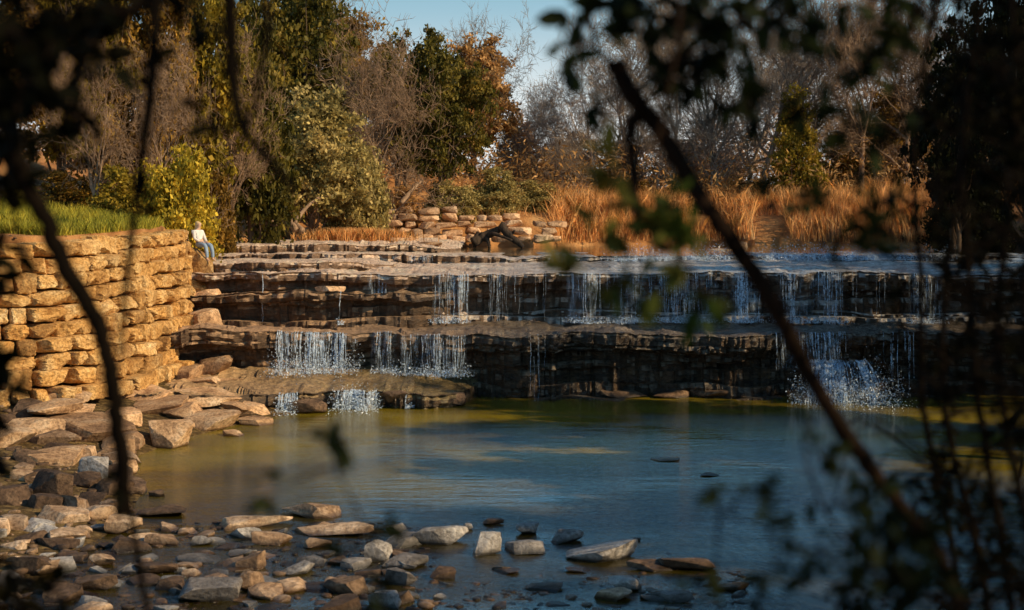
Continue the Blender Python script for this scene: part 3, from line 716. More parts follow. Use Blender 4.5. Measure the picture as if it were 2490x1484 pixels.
waterfall(1955,2120,41,Lw,1.15,0.0,'spreading white cascade at the foot of the right curtain',130,True,out=.7,flare=.4,rad=(.005,.024),foamr=1.6)
waterfall(2095,2245,41,Lw,1.95,.1,'dim thin curtain at the far right of the lower ledge',12,False,foam=False)
Fs='foot_shelf'
waterfall(676,722,38.3,Fs,.49,0,'small white cascade, left one of the two at the pool edge',38,True,out=.25,rad=(.006,.016),foamr=.8)
waterfall(812,920,38.9,Fs,.47,0,'wider white cascade, right one of the two at the pool edge',84,True,out=.3,rad=(.006,.018),foamr=1.0)
waterfall(985,1005,39.1,Fs,.44,0,'tiny drip at the right of the wet shelf',4,False,foamr=.2)
Rm='rim_ledge'
waterfall(1000,1060,56.5,Rm,3.76,3.62,'short glint of water at the left of the pond rim',16,True,out=.15,foam=False)
waterfall(1335,1400,57.6,Rm,3.76,3.6,'small bright spill over the pond rim left of centre',30,True,out=.25,rad=(.012,.03),foamr=.5)
waterfall(1480,1770,57.8,Rm,3.77,3.6,'long bright spill over the middle of the pond rim',220,True,out=.3,rad=(.014,.035),foamr=.9,rag=.3)
waterfall(1850,2250,58,Rm,3.77,3.6,'sunlit white spill at the right of the pond rim',260,True,out=.3,rad=(.014,.035),foamr=.9,rag=.3)
# ---------------------------------------------------------------- trees
def grow(seed,height=10,trunk_r=.17,levels=5,lean=0,spread=1.0,kids=(8,5,5,4,3),upb=.12):
    q=np.random.default_rng(seed); S=[[],[]]
    st=[(np.array([0,0,0.]),np.array([lean,0,1.]),height*.62,trunk_r,0)]
    while st:
        p,d,L,rd,lev=st.pop(); n=[8,5,4,3,2,2][lev]; d=d/np.linalg.norm(d); rr=rd
        pts=[p]; ds=[]
        for i in range(n):
            d=d+q.normal(size=3)*[.10,.17,.2,.22,.2,.2][lev]+np.array([0,0,upb]); d/=np.linalg.norm(d)
            p1=p+d*L/n; r2=rd*(1-.75*(i+1)/n)
            S[0 if lev<2 else 1].append((p,p1,rr,r2)); p=p1; rr=r2; pts.append(p); ds.append(d.copy())
        if lev<levels:
            for k in range(kids[lev]):
                t=q.uniform(.25 if lev==0 else .15,1); i=min(n-1,int(t*n)); b=pts[i]+(pts[i+1]-pts[i])*(t*n-i)
                a=q.normal(size=3); a=a-ds[i]*np.dot(a,ds[i]); a/=np.linalg.norm(a)
                nd=ds[i]*q.uniform(.6,1.1)+a*q.uniform(.5,.9)*spread
                st.append((b,nd,L*q.uniform(.45,.72),max(rd*(1-.7*t)*.62,.014),lev+1))
    out=[]
    for s in S:
        P0=np.array([a[0] for a in s]);P1=np.array([a[1] for a in s]);r0=np.array([a[2] for a in s]);r1=np.array([a[3] for a in s]); out.append([P0,P1,r0,r1])
    k=height/np.percentile(out[1][1][:,2],97)
    ms=[]
    for i,(P0,P1,r0,r1) in enumerate(out):
        V,Fc=tubes(P0*k,P1*k,r0,r1,6 if i==0 else 3); ms.append(build('tree_part',V,Fc,smooth=True))
    return ms
BARE=[grow(1),grow(2,spread=1.2),grow(3,lean=.15,kids=(10,6,5,4,2)),grow(4,spread=.8,upb=.2),grow(5,kids=(12,6,5,3,2),spread=1.3)]
def leafy(seed,lobes,ncl=230,per=95,size=.15,cr=.62,trunk_r=.2,asp=.55,lean=0.0):
    q=np.random.default_rng(seed); lobes=np.array(lobes,float)
    w=lobes[:,3]*lobes[:,4]*lobes[:,5]; w=w/w.sum()
    k=q.choice(len(lobes),ncl,p=w); d=q.normal(size=(ncl,3)); d/=np.linalg.norm(d,axis=1,keepdims=True)
    rad=q.uniform(0,1,ncl)**(1/3.)*q.uniform(.8,1.25,ncl)
    C=lobes[k,:3]+d*rad[:,None]*lobes[k,3:6]
    C=C[C[:,2]>.3]; ncl=len(C)
    cs=cr*q.uniform(.45,1.4,ncl)
    cc=np.repeat(np.arange(ncl),per); P=C[cc]+q.normal(size=(len(cc),3))*cs[cc][:,None]*np.array([.55,.55,.36])
    V,Fc=diamonds(P,size*q.uniform(.55,1.3,len(P)),asp,q)
    crown=build('crown',V,Fc)
    top=lobes[:,2].max()
    pts=spline([(0,0,-.3),(lean*.3,0,top*.25),(lean*.8,.1,top*.55),(lean,0,top*.95)],5)
    A=Acc(); rad_=trunk_r*(1-.75*np.linspace(0,1,len(pts))); A.add(*polytube(pts,rad_,8,.04))
    for j in q.choice(ncl,min(40,ncl),replace=False):
        t=q.integers(3,len(pts)-2); a=pts[t]; b=C[j]; m=(a+b)/2+q.normal(size=3)*.3+np.array([0,0,-.15*np.linalg.norm(b-a)])
        pp=spline([a,m,b],4); A.add(*polytube(pp,np.linspace(rad_[t]*.45,.02,len(pp)),5))
    return [A.mesh('trunk',True),crown]
LEAF=[leafy(11,[(0,0,6,3.0,3.0,3.2),(1.6,0,4.3,2.0,2,1.6),(-1.7,.5,4.6,1.9,1.9,1.7),(.4,0,8,1.7,1.7,1.7)],ncl=270,per=85,size=.14,cr=.5),
      leafy(12,[(0,0,5,3.2,3,2.6),(-1.2,0,7.6,1.9,1.9,1.9),(1.8,0,6.4,1.6,1.7,1.6),(1.2,.3,3.2,2.2,2,1.4)],ncl=270,per=85,size=.14,cr=.48),
      leafy(13,[(0,0,4,2.4,2.4,3),(0.3,0,7,1.7,1.7,2.4),(-.8,0,2.4,2.2,2,1.6)],ncl=240,per=85,size=.14,cr=.48),
      leafy(14,[(0,0,5.5,3.5,3.2,3.4),(.8,0,8.3,1.6,1.6,1.5),(-2.2,0,6.8,1.4,1.4,1.5),(2.3,0,4,1.7,1.6,1.7)],ncl=280,per=85,size=.14,cr=.48)]
BUSH=[leafy(15,[(0,0,3.6,3.6,3.4,3.4),(1.4,0,6.6,2.1,2,2.3),(-1.5,0,6,1.9,1.8,2.1)],ncl=230,per=110,size=.2,cr=.75,trunk_r=.15),
      leafy(16,[(0,0,3.2,4.2,3.6,3),(2.0,0,5.6,2.1,2,2.4),(-2,0,4.8,2,2,2.2),(0,0,7.6,1.4,1.4,1.8)],ncl=220,per=110,size=.2,cr=.7,trunk_r=.15)]
def place(kind,name,proto,px,D,top,width,mt,mc,label,cat='tree',group=None,zb=None,rot=None,sink=.3):
    x=xat(px,D); z=h1(x,D)-sink if zb is None else zb
    ztop=H-(top-540)*D/F; h=ztop-z; s=width*D/F/7.6
    root=thing(name,label,cat,(x,D,z),group,random.uniform(0,6.28) if rot is None else rot,(s,s,h/10.))
    for nm,me,m in zip(('trunk','crown' if kind!='bare' else 'branches'),proto,(mt,mc)):
        if len(me.materials)==0: me.materials.append(m)
        o=obj(nm,me,None,root); o.material_slots[0].link='OBJECT'; o.material_slots[0].material=m
    return root
TG='leafy trees and shrubs on the banks'; BG='bare winter trees beyond the pond'
T=[
(LEAF[0],-40,52,-170,420,'l_brown','huge dark tree at the upper left photo edge'),
(LEAF[3],150,55,-190,400,'l_gold','towering brown green tree above the grass bank'),
(LEAF[1],320,58,-150,380,'l_brown','tall brown olive tree behind the yellow bush'),
(LEAF[0],470,62,-120,330,'l_gold','tall green gold tree left of the dark green one'),
(LEAF[2],610,66,-90,300,'l_dark','tall dark green tree above the eroded bank'),
(LEAF[3],730,80,-90,330,'l_dark','high dark green crown behind the olive tree'),
(LEAF[0],760,72,205,330,'l_olive','round grey olive tree leaning out from the eroded bank'),
(BUSH[0],868,74,320,150,'l_olive','small pale green tree right of the round olive tree'),
(LEAF[3],1075,84,75,260,'l_dark','dark green oak left of the sky gap'),
(LEAF[1],985,88,60,210,'l_dark','dark oak crown behind the brown bare tree'),
(LEAF[0],1150,98,80,250,'l_orange','russet topped tree beside the sky gap'),
(LEAF[2],1265,108,265,190,'l_tan','hazy tan tree under the sky gap'),
(LEAF[1],1385,112,310,190,'l_tan','pale tan tree at the centre of the far bank'),
(LEAF[2],1935,93,205,190,'l_gold','dark cedar shaped tree among the bare trees'),
(LEAF[1],2330,62,20,300,'l_shade','dark leafy tree above the right end of the falls'),
(LEAF[0],2500,56,-140,380,'l_shade','big black green tree on the right photo edge'),
(LEAF[3],2180,98,200,230,'l_brown','brown leafy tree right of the cedar'),
(LEAF[1],1700,112,330,260,'l_tan','tan hazy tree deep behind the bare trees'),
(LEAF[2],2060,104,290,230,'l_brown','dull tan tree behind the right bare trees'),
(LEAF[0],860,100,20,270,'l_brown','brown olive crown behind the tall bare tree'),
(LEAF[2],1510,108,340,190,'l_tan','pale thicket tree left of the broken stub'),
]
for (pr,px,D,top,w,mk,lab) in T: place('leaf','broadleaf_tree',pr,px,D,top,w,M['bark'],M[mk],lab,group=TG)
Bs=[
(BUSH[0],425,47.5,325,190,'l_yellow','bright yellow green bush at the end of the wall'),
(BUSH[1],290,50,380,200,'l_gold','dull olive bush left of the yellow bush'),
(BUSH[1],150,52,400,220,'l_brown','dark shrub behind the green grass bank'),
(BUSH[0],510,60,400,120,'l_brown','brown shrub on top of the eroded bank'),
(BUSH[1],1200,86,395,120,'l_olive','yellowish shrub under the dark oak'),
(BUSH[0],1100,84,430,120,'l_olive','low olive shrub above the limestone blocks'),
(BUSH[1],1290,90,430,140,'l_olive','grey green shrub at the left of the central brush'),
(BUSH[0],960,80,440,120,'l_orange','orange shrub above the block pile'),
(BUSH[1],1400,92,440,130,'l_tan','tan shrub in the middle of the far bank'),
(BUSH[0],1520,96,430,150,'l_brown','brown shrub behind the vertical near branch'),
(BUSH[1],1640,96,450,150,'l_brown','russet shrub right of the leaning branch'),
(BUSH[0],1780,98,440,160,'l_brown','olive brown shrub under the bare trees'),
(BUSH[1],1900,98,460,150,'l_brown','orange brown shrub below the cedar'),
(BUSH[0],2050,98,450,160,'l_brown','dark shrub right of the cedar'),
(BUSH[1],2200,96,440,180,'l_orange','rusty shrub near the right end of the pond'),
(BUSH[0],2360,70,400,200,'l_shade','dark shrub at the right end of the pond'),
(BUSH[1],50,48,440,160,'l_dark','dark green shrub on the far left grass'),
(BUSH[0],620,78,380,150,'l_dark','dark shrub left of the round olive tree'),
]
for (pr,px,D,top,w,mk,lab) in Bs: place('leaf','shrub',pr,px,D,top,w,M['bark'],M[mk],lab,'shrub',TG,sink=.5)
Bt=[
(0,855,90,-40,320,'bark_brown','tallest bare tree on the left, rising to the top edge'),
(4,915,78,120,320,'bark_brown','dense brown twiggy tree left of the dark oak'),
(2,965,82,250,220,'bark_brown','brown bare tree leaning over the block pile'),
(1,1145,100,60,240,'bark_grey','fine twigged tree top beside the sky gap'),
(3,1300,104,240,190,'bark_pale','pale bare tree at the left foot of the sky gap'),
(0,1370,100,210,200,'bark_pale','thin pale bare tree in the centre'),
(1,1450,98,120,280,'bark_pale','pale bare tree left of the vertical near branch'),
(2,1560,98,40,340,'bark_grey','bare tree directly behind the broken stub'),
(3,1650,98,-30,360,'bark_pale','tall bare tree right of the broken stub'),
(0,1745,98,-10,360,'bark_grey','bare tree in the middle of the right woods'),
(1,1850,98,-30,400,'bark_grey','big grey forked bare tree right of centre'),
(2,1990,98,-20,380,'bark_grey','bare tree behind the cedar shaped tree'),
(3,2090,94,-10,380,'bark_brown','bare tree with brown trunk right of the cedar'),
(4,2210,94,0,380,'bark_brown','dark bare tree near the right pond end'),
(0,2320,68,-20,380,'bark','dark bare tree behind the right thicket'),
(4,1240,100,300,180,'bark_grey','low brown bare tree above the driftwood'),
(2,1420,94,340,170,'bark_grey','short brown bare tree on the far shore'),
(4,1600,96,280,240,'bark_grey','short twiggy tree on the far shore right of centre'),
(1,690,84,-60,280,'bark','bare limbs above the dark green tree'),
(3,560,64,250,180,'bark_brown','brown bare saplings on the eroded bank'),
(4,1730,96,270,240,'bark_grey','scrubby bare tree right of the leaning branch'),
(2,2140,96,250,240,'bark_brown','short brown bare tree near the right pond end'),
(4,1500,112,150,300,'bark_grey','hazy brown bare tree farther back behind the stub'),
(1,1700,110,60,340,'bark_grey','hazy brown bare tree farther back behind the leaning branch'),
(4,1900,108,80,340,'bark_grey','wide hazy bare tree farther back beyond the cedar'),
(2,1800,104,90,320,'bark_pale','hazy pale bare tree between two grey forked trees'),
(1,2030,104,50,340,'bark_grey','dark twiggy bare tree farther back at right'),
(2,240,50,60,300,'bark_brown','bare twiggy tree in front of the leafy trees at upper left'),
(4,400,52,120,260,'bark_brown','bare brown tree rising behind the yellow bush'),
(1,540,62,80,260,'bark_brown','bare tree between the gold and the dark green trees'),
]
for (k,px,D,top,w,mk,lab) in Bt: place('bare','bare_tree',BARE[k],px,D,top,w,M[mk],M[mk],lab,group=BG)
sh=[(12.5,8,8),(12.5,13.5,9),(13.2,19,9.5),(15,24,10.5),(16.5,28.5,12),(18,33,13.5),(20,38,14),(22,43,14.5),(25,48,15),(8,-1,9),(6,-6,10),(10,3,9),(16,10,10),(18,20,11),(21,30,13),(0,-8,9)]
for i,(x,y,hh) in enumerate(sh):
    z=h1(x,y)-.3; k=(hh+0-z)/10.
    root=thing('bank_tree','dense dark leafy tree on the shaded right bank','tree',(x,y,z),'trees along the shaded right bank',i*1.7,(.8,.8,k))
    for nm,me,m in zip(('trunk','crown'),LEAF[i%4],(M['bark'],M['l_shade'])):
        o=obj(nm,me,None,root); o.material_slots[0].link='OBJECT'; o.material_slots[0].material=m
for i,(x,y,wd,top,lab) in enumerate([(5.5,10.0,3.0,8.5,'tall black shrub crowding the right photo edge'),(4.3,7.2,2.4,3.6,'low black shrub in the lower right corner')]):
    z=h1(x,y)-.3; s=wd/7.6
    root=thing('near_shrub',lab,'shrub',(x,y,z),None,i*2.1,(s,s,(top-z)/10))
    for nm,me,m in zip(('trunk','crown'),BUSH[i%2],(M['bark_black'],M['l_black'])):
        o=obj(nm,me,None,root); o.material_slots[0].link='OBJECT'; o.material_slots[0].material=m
q=np.random.default_rng(5); n=60000
X=q.uniform(-90,110,n); Y=q.uniform(118,150,n); tp=6.8+3*n3(X*.09,Y*.05,1.)+1.5*n3(X*.4,Y*.2,2.)-3.0*np.exp(-((X-3)/12)**2)+1.2*sm((X-8)/14)
Z=6+q.uniform(0,1,n)**.8*tp
V,Fc=diamonds(np.c_[X,Y,Z],q.uniform(.15,.5,n),.35,q,0)
tag(obj('woodland',build('woodland',V,Fc),M['l_tan']),'hazy brown woodland filling the distance','woodland',kind='stuff')
n=34000; px=q.uniform(480,2500,n); D=q.uniform(90,114,n); X=(px-CX)/F*D; Z=ht(X,D)+q.uniform(0,1,n)**1.5*3.6*(1+.5*n3(X*.4,D*.4,1.))
V,Fc=diamonds(np.c_[X,D,Z],q.uniform(.08,.3,n),.25,q,0)
tag(obj('undergrowth',build('undergrowth',V,Fc),M['l_orange']),'tangled brown undergrowth below the trees','undergrowth',kind='stuff')
# ---------------------------------------------------------------- grasses
def blades(name,X,Y,hmin,hmax,w,m,label,bend=.35,zoff=0):
    n=len(X); Z=ht(X,Y)+zoff; hgt=q.uniform(hmin,hmax,n); a=q.uniform(0,6.28,n); ww=w*q.uniform(.6,1.3,n)
    b=q.normal(size=(n,2))*bend*hgt[:,None]
    B=np.c_[X,Y,Z]; dx=np.c_[np.cos(a)*ww,np.sin(a)*ww,np.zeros(n)]
    mid=B+np.c_[b*.35,hgt*.55]; tip=B+np.c_[b,hgt]
    V=np.stack([B-dx,B+dx,mid+dx*.7,tip,mid-dx*.7],1).reshape(-1,3)
    return tag(obj(name,build(name,V,np.arange(n*5).reshape(n,5)),m),label,'grass',kind='stuff')
n=26000; px=q.uniform(-60,430,n); D=36+q.uniform(0,1,n)**1.4*14; X=(px-CX)/F*D; d,ins=pdist(X,D); k=(~ins)&(d>.35)&(n3(X*.9,D*.9,2.)>-.55)
blades('green_grass',X[k],D[k],.06,.38,.013,M['grass'],'green grass on the bank above the wall')
n=22000; px=q.uniform(1340,2420,n); D=q.uniform(81,95,n); X=(px-CX)/F*D; d,ins=pdist(X,D); k=(~ins)&(n3(X*.5,D*.5,3.)>-.5)
blades('dry_grass',X[k],D[k],.5,2.0,.03,M['reed'],'tall dry orange grass along the far shore')
n=5000; X=q.normal(size=n)*1.1+xat(862,72); Y=q.normal(size=n)*.5+72
blades('dry_grass',X,Y,.3,.8,.02,M['reed'],'clump of orange dry grass on the rock terrace',zoff=.9)
n=7000; px=q.uniform(500,1340,n); D=q.uniform(66,90,n); X=(px-CX)/F*D; d,ins=pdist(X,D); k=(~ins)&(d>2)&(n3(X*.7,D*.7,5.)>0)
blades('dry_grass',X[k],D[k],.15,.7,.025,M['reed'],'dry grass tufts on the slope behind the limestone blocks')
for i,(pts,lab) in enumerate([([(735,562),(720,540),(745,505),(775,480)],'forked leaning trunk under the round olive tree'),([(720,560),(700,535),(660,505),(600,470)],'long bare root trailing over the eroded bank'),([(600,560),(592,520),(610,470)],'thin dark root hanging on the eroded bank'),([(665,548),(640,520),(585,500)],'crooked root left of the leaning trunk'),([(975,495),(1000,465),(1025,440)],'short leaning trunk above the block pile')]):
    D=68 if i<4 else 78
    P=spline([at(a,b,D+j*.6) for j,(a,b) in enumerate(pts)],6); base=P[0].copy()
    root=thing('exposed_root',lab,'tree root',tuple(base),'roots and trunks on the eroded bank')
    V,f,s=polytube(P-base,np.linspace(.16,.05,len(P)),7,.06); obj('stem',build('stem',V,f,s,True),M['bark_brown'],root)
    for j in range(5):
        a=P[random.randrange(3,len(P))]-base; b=a+np.array([random.uniform(-1,1),random.uniform(-.5,.5),random.uniform(-.3,.9)])
        V,f,s=polytube(spline([a,(a+b)/2+rng.normal(size=3)*.12,b],4),np.linspace(.05,.015,9),5); obj('rootlet',build('rootlet',V,f,s,True),M['bark_brown'],root)
# ---------------------------------------------------------------- driftwood
D=77; base=at(1215,598,D)
root=thing('driftwood','dark forked driftwood log lying in the pond','driftwood',tuple(base))
for nm,pts,ra,rb in [('log',[(1150,590,0),(1180,574,.2),(1215,556,.1),(1224,541,0)],.30,.10),('limb',[(1218,548,0),(1235,570,-.2),(1262,592,-.3),(1272,602,-.3)],.24,.12),('limb',[(1165,566,.3),(1158,580,.2),(1154,602,.1)],.16,.10),('limb',[(1190,572,0),(1205,570,-.3),(1245,585,-.6)],.16,.06),('limb',[(1225,556,.2),(1245,566,.3),(1252,560,.2)],.12,.05),('limb',[(1180,574,.1),(1188,590,-.2),(1190,603,-.3)],.12,.08)]:
    P=spline([at(a,b,D+c) for a,b,c in pts],6)-base
    V,f,s=polytube(P,np.linspace(ra,rb,len(P)),8,.1); obj(nm,build(nm,V,f,s,True),M['driftwood'],root)
# ---------------------------------------------------------------- white building glimpsed through the trees
p=at(955,400,112); root=thing('white_building','white building glimpsed between the trees above the block pile','building',(p[0],112,p[2]-3))
def boxm(x0,x1,y0,y1,z0,z1):
    V=[(x,y,z) for z in (z0,z1) for x,y in ((x0,y0),(x1,y0),(x1,y1),(x0,y1))]
    return build('box',V,np.array([[3,2,1,0],[4,5,6,7],[0,1,5,4],[1,2,6,5],[2,3,7,6],[3,0,4,7]]))
obj('wall',boxm(-3.5,3.5,0,6,-3,4),M['house'],root)
V=[(-4,-.5,4),(4,-.5,4),(4,6.5,4),(-4,6.5,4),(-4,3,5.4),(4,3,5.4)]
obj('roof',build('roof',V,np.array([0,1,5,4,3,4,5,2,0,4,3,1,2,5,0,3,2,1]),np.array([4,4,3,3,4])),M['roof'],root)
for xx in (-1.8,1.8): obj('window',boxm(xx-.5,xx+.5,-.04,-.003,1.6,2.9),M['glass'],root)
# ---------------------------------------------------------------- seated person
def skinned(name,nodes,edges,m,parent,sub=2):
    me=bpy.data.meshes.new(name); me.from_pydata([n[:3] for n in nodes],edges,[]); o=obj(name,me,None,parent)
    o.modifiers.new('Skin','SKIN')
    sv=me.skin_vertices[0].data
    for i,n in enumerate(nodes):
        sv[i].radius=(n[3],n[4] if len(n)>4 else n[3]); sv[i].use_root=(i==0)
    s=o.modifiers.new('Sub','SUBSURF'); s.levels=sub; s.render_levels=sub
    bpy.context.view_layer.update()
    dg=bpy.context.evaluated_depsgraph_get(); nm=bpy.data.meshes.new_from_object(o.evaluated_get(dg))
    for pl in nm.polygons: pl.use_smooth=True
    o.modifiers.clear(); o.data=nm; nm.materials.clear(); nm.materials.append(m); return o
pr=thing('person','person in a white top and blue jeans seated on the boulder at the wall end','person',(-9.90,45.0,4.36),rz=R(-35))
N=[(0,0,.12,.13,.11),(-.02,0,.30,.115,.09),(-.03,0,.46,.13,.1),(-.02,0,.57,.06,.055),(0,0,.63,.05,.05),(.02,0,.71,.075,.085),(.02,0,.79,.07,.08)]
E=[(0,1),(1,2),(2,3),(3,4),(4,5),(5,6)]
for sgn in (-1,1):
    b=len(N); N+=[(-.03,.17*sgn,.50,.05),(.04,.22*sgn,.27,.04),(.22,.12*sgn,.17,.03),(.29,.09*sgn,.155,.026)]; E+=[(2,b),(b,b+1),(b+1,b+2),(b+2,b+3)]
    for k,(dy,ln) in enumerate([(-.03,.06),(-.01,.075),(.01,.08),(.03,.07)]):
        c=len(N); N+=[(.29+ln*.6,.09*sgn+dy,.15,.009),(.29+ln,.09*sgn+dy*1.1,.13,.008)]; E+=[(b+3,c),(c,c+1)]
    c=len(N); N+=[(.27,.09*sgn-.05*sgn,.15,.01)]; E+=[(b+2,c)]
    b=len(N); N+=[(.1,.1*sgn,.1,.085),(.42,.12*sgn,.07,.06),(.48,.12*sgn,-.15,.05),(.50,.12*sgn,-.38,.036),(.60,.13*sgn,-.41,.03)]
    E+=[(0,b),(b,b+1),(b+1,b+2),(b+2,b+3),(b+3,b+4)]
skinned('body',N,E,M['skin'],pr,1)
skinned('shirt',[(0,0,.14,.145,.13),(-.02,0,.30,.128,.11),(-.03,0,.47,.14,.115),(-.02,0,.55,.075,.07),(-.03,.17,.50,.062),(.04,.22,.27,.052),(.20,.13,.18,.04),(-.03,-.17,.50,.062),(.04,-.22,.27,.052),(.20,-.13,.18,.04)],[(0,1),(1,2),(2,3),(2,4),(4,5),(5,6),(2,7),(7,8),(8,9)],M['shirt'],pr)
skinned('jeans',[(0,0,.09,.14,.12),(.1,.1,.1,.1),(.42,.12,.07,.072),(.48,.12,-.15,.062),(.50,.12,-.34,.05),(.1,-.1,.1,.1),(.42,-.12,.07,.072),(.48,-.12,-.15,.062),(.50,-.12,-.34,.05)],[(0,1),(1,2),(2,3),(3,4),(0,5),(5,6),(6,7),(7,8)],M['jeans'],pr)
skinned('hair',[(.0,0,.82,.09),(-.04,0,.74,.09,.095),(-.07,0,.62,.07,.08),(-.10,0,.48,.045,.07)],[(0,1),(1,2),(2,3)],M['hair'],pr)
# ---------------------------------------------------------------- near branches
def cluster_branch(name,label,cat,stems,clusters,mb,ml,leaf=.05,group=None,twigr=.0022):
    first=np.array(at(*stems[0][1][0])); root=thing(name,label,cat,tuple(first),group)
    SP_=[]
    for nm,pts,ra,rb in stems:
        P=spline([at(*p) for p in pts],7); P=P+rng.normal(size=P.shape)*ra*.12
        V,f,s=polytube(P-first,np.linspace(ra,rb,len(P)),8,.05); obj(nm,build(nm,V,f,s,True),mb,root); SP_.append(P)
    SPa=np.vstack(SP_); LC=[];LU=[];LL=[]
    for (px,py,D,rad,n) in clusters:
        A=Acc()
        c=at(px,py,D); j=np.argmin(((SPa-c)**2).sum(1)); a=SPa[j]; rm=rad*D/F
        m=(a+c)/2+rng.normal(size=3)*.12*np.linalg.norm(c-a)+np.array([0,0,.06*np.linalg.norm(c-a)])
        tw=spline([a,m,c],6); A.add(*polytube(tw-first,np.linspace(twigr*2,twigr*1.2,len(tw)),5))
        k=max(2,n//4)
        for _ in range(k):
            st=tw[rng.integers(len(tw)//2,len(tw))]; e=c+rng.normal(size=3)*np.array([.6,.5,.6])*rm
            mm=(st+e)/2+rng.normal(size=3)*.1*rm
            t2=spline([st,mm,e],4); A.add(*polytube(t2-first,np.linspace(twigr,twigr*.5,len(t2)),4))
            for q_ in range(4):
                b=t2[rng.integers(2,len(t2))]; u=(e-st); u=u/(np.linalg.norm(u)+1e-6)+rng.normal(size=3)*.75+np.array([0,0,-.3])
                LC.append(b-first);LU.append(u);LL.append(leaf*rng.uniform(.6,1.25))
        obj('twig',A.mesh('twig',True),mb,root)
    if clusters:
        V,f,s=leafmesh(np.array(LC),np.array(LU),np.array(LL),rng); obj('leaves',build('leaves',V,f,s,True),ml,root)
    return root
NG='near dark branches framing the view'
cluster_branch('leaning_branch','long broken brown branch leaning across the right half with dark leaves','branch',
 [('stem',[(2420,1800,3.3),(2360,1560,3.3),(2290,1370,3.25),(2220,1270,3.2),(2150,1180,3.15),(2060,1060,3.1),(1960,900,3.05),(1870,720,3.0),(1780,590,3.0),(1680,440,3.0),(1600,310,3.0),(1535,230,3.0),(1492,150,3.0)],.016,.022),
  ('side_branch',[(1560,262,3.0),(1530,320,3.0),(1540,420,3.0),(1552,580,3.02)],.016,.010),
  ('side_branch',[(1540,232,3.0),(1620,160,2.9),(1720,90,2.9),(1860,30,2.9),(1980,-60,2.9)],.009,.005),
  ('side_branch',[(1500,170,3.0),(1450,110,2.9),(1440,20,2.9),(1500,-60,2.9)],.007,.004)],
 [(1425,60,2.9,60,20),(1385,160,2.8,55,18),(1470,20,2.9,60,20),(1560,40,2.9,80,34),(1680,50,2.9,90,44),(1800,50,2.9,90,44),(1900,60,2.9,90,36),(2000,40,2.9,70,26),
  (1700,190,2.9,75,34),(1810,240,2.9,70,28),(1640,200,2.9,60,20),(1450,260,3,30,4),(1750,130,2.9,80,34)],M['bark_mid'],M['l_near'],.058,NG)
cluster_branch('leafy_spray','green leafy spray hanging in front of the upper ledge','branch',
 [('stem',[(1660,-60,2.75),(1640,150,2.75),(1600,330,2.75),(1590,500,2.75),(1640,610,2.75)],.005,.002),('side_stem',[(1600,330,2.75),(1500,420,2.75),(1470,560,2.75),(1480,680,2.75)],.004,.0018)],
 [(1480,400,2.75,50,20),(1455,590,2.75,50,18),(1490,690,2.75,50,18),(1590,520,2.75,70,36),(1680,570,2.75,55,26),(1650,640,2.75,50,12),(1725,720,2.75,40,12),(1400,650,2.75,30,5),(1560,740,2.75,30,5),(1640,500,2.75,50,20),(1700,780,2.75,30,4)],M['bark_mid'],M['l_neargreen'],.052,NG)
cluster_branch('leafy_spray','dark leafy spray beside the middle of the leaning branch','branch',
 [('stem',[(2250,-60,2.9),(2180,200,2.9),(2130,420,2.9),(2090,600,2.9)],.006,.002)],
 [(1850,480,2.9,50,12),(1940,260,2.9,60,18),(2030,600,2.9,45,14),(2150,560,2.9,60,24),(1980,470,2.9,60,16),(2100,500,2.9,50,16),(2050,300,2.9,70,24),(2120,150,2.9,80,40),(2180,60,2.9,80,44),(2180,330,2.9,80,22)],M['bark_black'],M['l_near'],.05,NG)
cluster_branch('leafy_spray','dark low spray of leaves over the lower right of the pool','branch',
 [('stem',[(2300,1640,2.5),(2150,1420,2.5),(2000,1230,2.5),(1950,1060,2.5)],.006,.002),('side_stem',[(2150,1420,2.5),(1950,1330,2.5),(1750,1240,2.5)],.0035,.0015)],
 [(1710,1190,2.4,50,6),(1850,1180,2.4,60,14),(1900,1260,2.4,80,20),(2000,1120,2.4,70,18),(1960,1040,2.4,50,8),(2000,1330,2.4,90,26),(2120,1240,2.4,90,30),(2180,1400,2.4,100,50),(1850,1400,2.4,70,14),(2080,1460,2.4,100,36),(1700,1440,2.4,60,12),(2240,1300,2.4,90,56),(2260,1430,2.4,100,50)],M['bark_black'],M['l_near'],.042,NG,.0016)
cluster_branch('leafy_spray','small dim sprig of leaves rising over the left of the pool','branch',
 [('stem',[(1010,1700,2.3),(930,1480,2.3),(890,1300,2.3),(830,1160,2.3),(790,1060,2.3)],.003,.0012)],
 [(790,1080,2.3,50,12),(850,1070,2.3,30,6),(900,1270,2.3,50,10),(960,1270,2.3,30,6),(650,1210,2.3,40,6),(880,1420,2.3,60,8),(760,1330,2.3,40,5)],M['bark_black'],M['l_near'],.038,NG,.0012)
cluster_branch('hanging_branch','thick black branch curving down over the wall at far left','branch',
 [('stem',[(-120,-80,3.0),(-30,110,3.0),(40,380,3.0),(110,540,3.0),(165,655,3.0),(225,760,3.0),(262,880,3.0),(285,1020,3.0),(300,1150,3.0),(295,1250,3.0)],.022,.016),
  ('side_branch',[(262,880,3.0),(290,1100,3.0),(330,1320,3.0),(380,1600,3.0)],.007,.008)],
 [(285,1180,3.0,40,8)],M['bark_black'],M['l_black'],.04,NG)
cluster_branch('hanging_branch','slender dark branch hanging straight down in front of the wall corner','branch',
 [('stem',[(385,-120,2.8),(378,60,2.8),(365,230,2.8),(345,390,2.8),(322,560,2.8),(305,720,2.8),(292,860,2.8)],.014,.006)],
 [(370,120,2.8,60,14),(340,480,2.8,40,6)],M['bark_black'],M['l_black'],.04,NG)
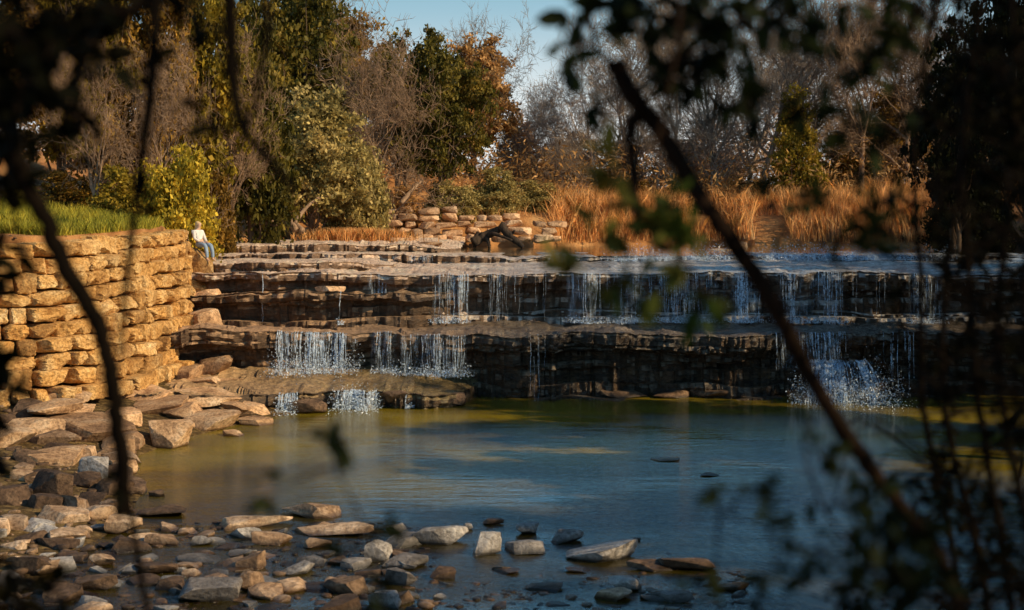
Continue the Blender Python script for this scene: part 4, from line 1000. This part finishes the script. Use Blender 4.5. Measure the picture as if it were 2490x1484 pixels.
cluster_branch('hanging_branch','dark crooked branch hanging before the eroded bank','branch',
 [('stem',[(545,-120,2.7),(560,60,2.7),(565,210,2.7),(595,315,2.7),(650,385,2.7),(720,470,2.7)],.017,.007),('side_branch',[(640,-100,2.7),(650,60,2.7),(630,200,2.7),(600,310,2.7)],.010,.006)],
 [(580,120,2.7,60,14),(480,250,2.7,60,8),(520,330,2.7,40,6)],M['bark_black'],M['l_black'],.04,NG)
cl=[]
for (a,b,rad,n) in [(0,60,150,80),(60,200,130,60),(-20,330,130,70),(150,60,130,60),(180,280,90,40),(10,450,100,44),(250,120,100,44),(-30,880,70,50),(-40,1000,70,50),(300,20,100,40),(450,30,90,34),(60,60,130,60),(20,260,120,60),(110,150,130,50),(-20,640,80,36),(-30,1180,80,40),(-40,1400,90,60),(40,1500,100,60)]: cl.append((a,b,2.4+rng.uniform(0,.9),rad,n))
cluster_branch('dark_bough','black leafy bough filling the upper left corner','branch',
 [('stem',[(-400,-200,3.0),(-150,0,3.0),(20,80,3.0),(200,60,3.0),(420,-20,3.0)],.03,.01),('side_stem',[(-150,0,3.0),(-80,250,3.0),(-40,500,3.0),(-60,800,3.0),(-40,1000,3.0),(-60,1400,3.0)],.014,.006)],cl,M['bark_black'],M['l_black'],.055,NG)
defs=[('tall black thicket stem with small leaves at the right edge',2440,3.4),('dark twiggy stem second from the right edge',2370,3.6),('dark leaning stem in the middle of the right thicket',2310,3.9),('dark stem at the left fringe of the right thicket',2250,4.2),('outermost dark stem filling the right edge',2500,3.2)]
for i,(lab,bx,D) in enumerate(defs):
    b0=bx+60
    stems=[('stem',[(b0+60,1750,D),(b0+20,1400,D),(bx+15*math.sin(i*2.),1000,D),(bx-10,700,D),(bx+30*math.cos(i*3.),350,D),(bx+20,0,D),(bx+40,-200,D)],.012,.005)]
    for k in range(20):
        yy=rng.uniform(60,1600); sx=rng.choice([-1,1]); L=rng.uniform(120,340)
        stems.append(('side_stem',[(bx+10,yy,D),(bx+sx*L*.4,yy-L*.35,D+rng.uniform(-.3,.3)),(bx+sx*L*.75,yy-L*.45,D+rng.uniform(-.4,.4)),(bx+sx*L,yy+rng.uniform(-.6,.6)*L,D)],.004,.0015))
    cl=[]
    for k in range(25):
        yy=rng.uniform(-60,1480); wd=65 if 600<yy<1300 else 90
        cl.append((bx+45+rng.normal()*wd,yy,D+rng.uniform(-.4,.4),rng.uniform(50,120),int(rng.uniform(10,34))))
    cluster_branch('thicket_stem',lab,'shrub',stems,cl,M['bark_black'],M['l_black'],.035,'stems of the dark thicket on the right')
# ---------------------------------------------------------------- light, sky, camera
tosun=Vector((.81,-.32,.50)).normalized()
el=math.asin(tosun.z); az=math.atan2(tosun.x,tosun.y)
w=bpy.data.worlds.new('World'); sc.world=w; w.use_nodes=True; nt=w.node_tree; nt.nodes.clear()
sk=nt.nodes.new('ShaderNodeTexSky'); sk.sky_type='NISHITA'; sk.sun_disc=False; sk.sun_elevation=el; sk.sun_rotation=az; sk.air_density=1.0; sk.dust_density=1.6; sk.ozone_density=1.5
tc=nt.nodes.new('ShaderNodeTexCoord'); sp=nt.nodes.new('ShaderNodeSeparateXYZ'); nt.links.new(tc.outputs['Generated'],sp.inputs[0])
def wr(a,b):
    mr=nt.nodes.new('ShaderNodeMapRange'); mr.interpolation_type='SMOOTHSTEP'; nt.links.new(sp.outputs[2],mr.inputs[0])
    mr.inputs[1].default_value=a; mr.inputs[2].default_value=b; mr.inputs[3].default_value=1; mr.inputs[4].default_value=0; return mr.outputs[0]
def wm(f,a,b,mode='MIX'):
    m=nt.nodes.new('ShaderNodeMix'); m.data_type='RGBA'; m.blend_type=mode
    for s_,v in ((m.inputs[0],f),(m.inputs[6],a),(m.inputs[7],b)):
        if hasattr(v,'is_linked'): nt.links.new(v,s_)
        else: s_.default_value=v
    return m.outputs[2]
base_=wm(1.0,sk.outputs[0],(.42,.68,.86,1),'MULTIPLY')
mid_=wm(wr(.30,.48),base_,(3.6,9.2,14.0,1))
low_=wm(wr(.15,.21),mid_,(3.0,5.2,6.4,1))
fin_=wm(wr(.05,.165),low_,(9.2,9.4,9.2,1))
bg=nt.nodes.new('ShaderNodeBackground'); bg.inputs['Strength'].default_value=.10
ou=nt.nodes.new('ShaderNodeOutputWorld'); nt.links.new(fin_,bg.inputs['Color']); nt.links.new(bg.outputs[0],ou.inputs['Surface'])
ld=bpy.data.lights.new('sun','SUN'); ld.energy=5.0; ld.angle=R(.5); ld.color=(1,.76,.45)
lo=bpy.data.objects.new('sun',ld); col.objects.link(lo); lo.rotation_euler=tosun.to_track_quat('Z','Y').to_euler(); lo.location=(40,-10,30)
cd=bpy.data.cameras.new('camera'); cd.lens=50; cd.sensor_width=36; cd.clip_end=3000; cd.clip_start=.05
cd.dof.use_dof=True; cd.dof.focus_distance=43; cd.dof.aperture_fstop=2.0
co=bpy.data.objects.new('camera',cd); col.objects.link(co); co.location=(0,0,H); co.rotation_euler=(R(90)-PITCH,0,0); sc.camera=co
sc.view_settings.view_transform='Standard'; sc.view_settings.look='None'; sc.view_settings.exposure=0
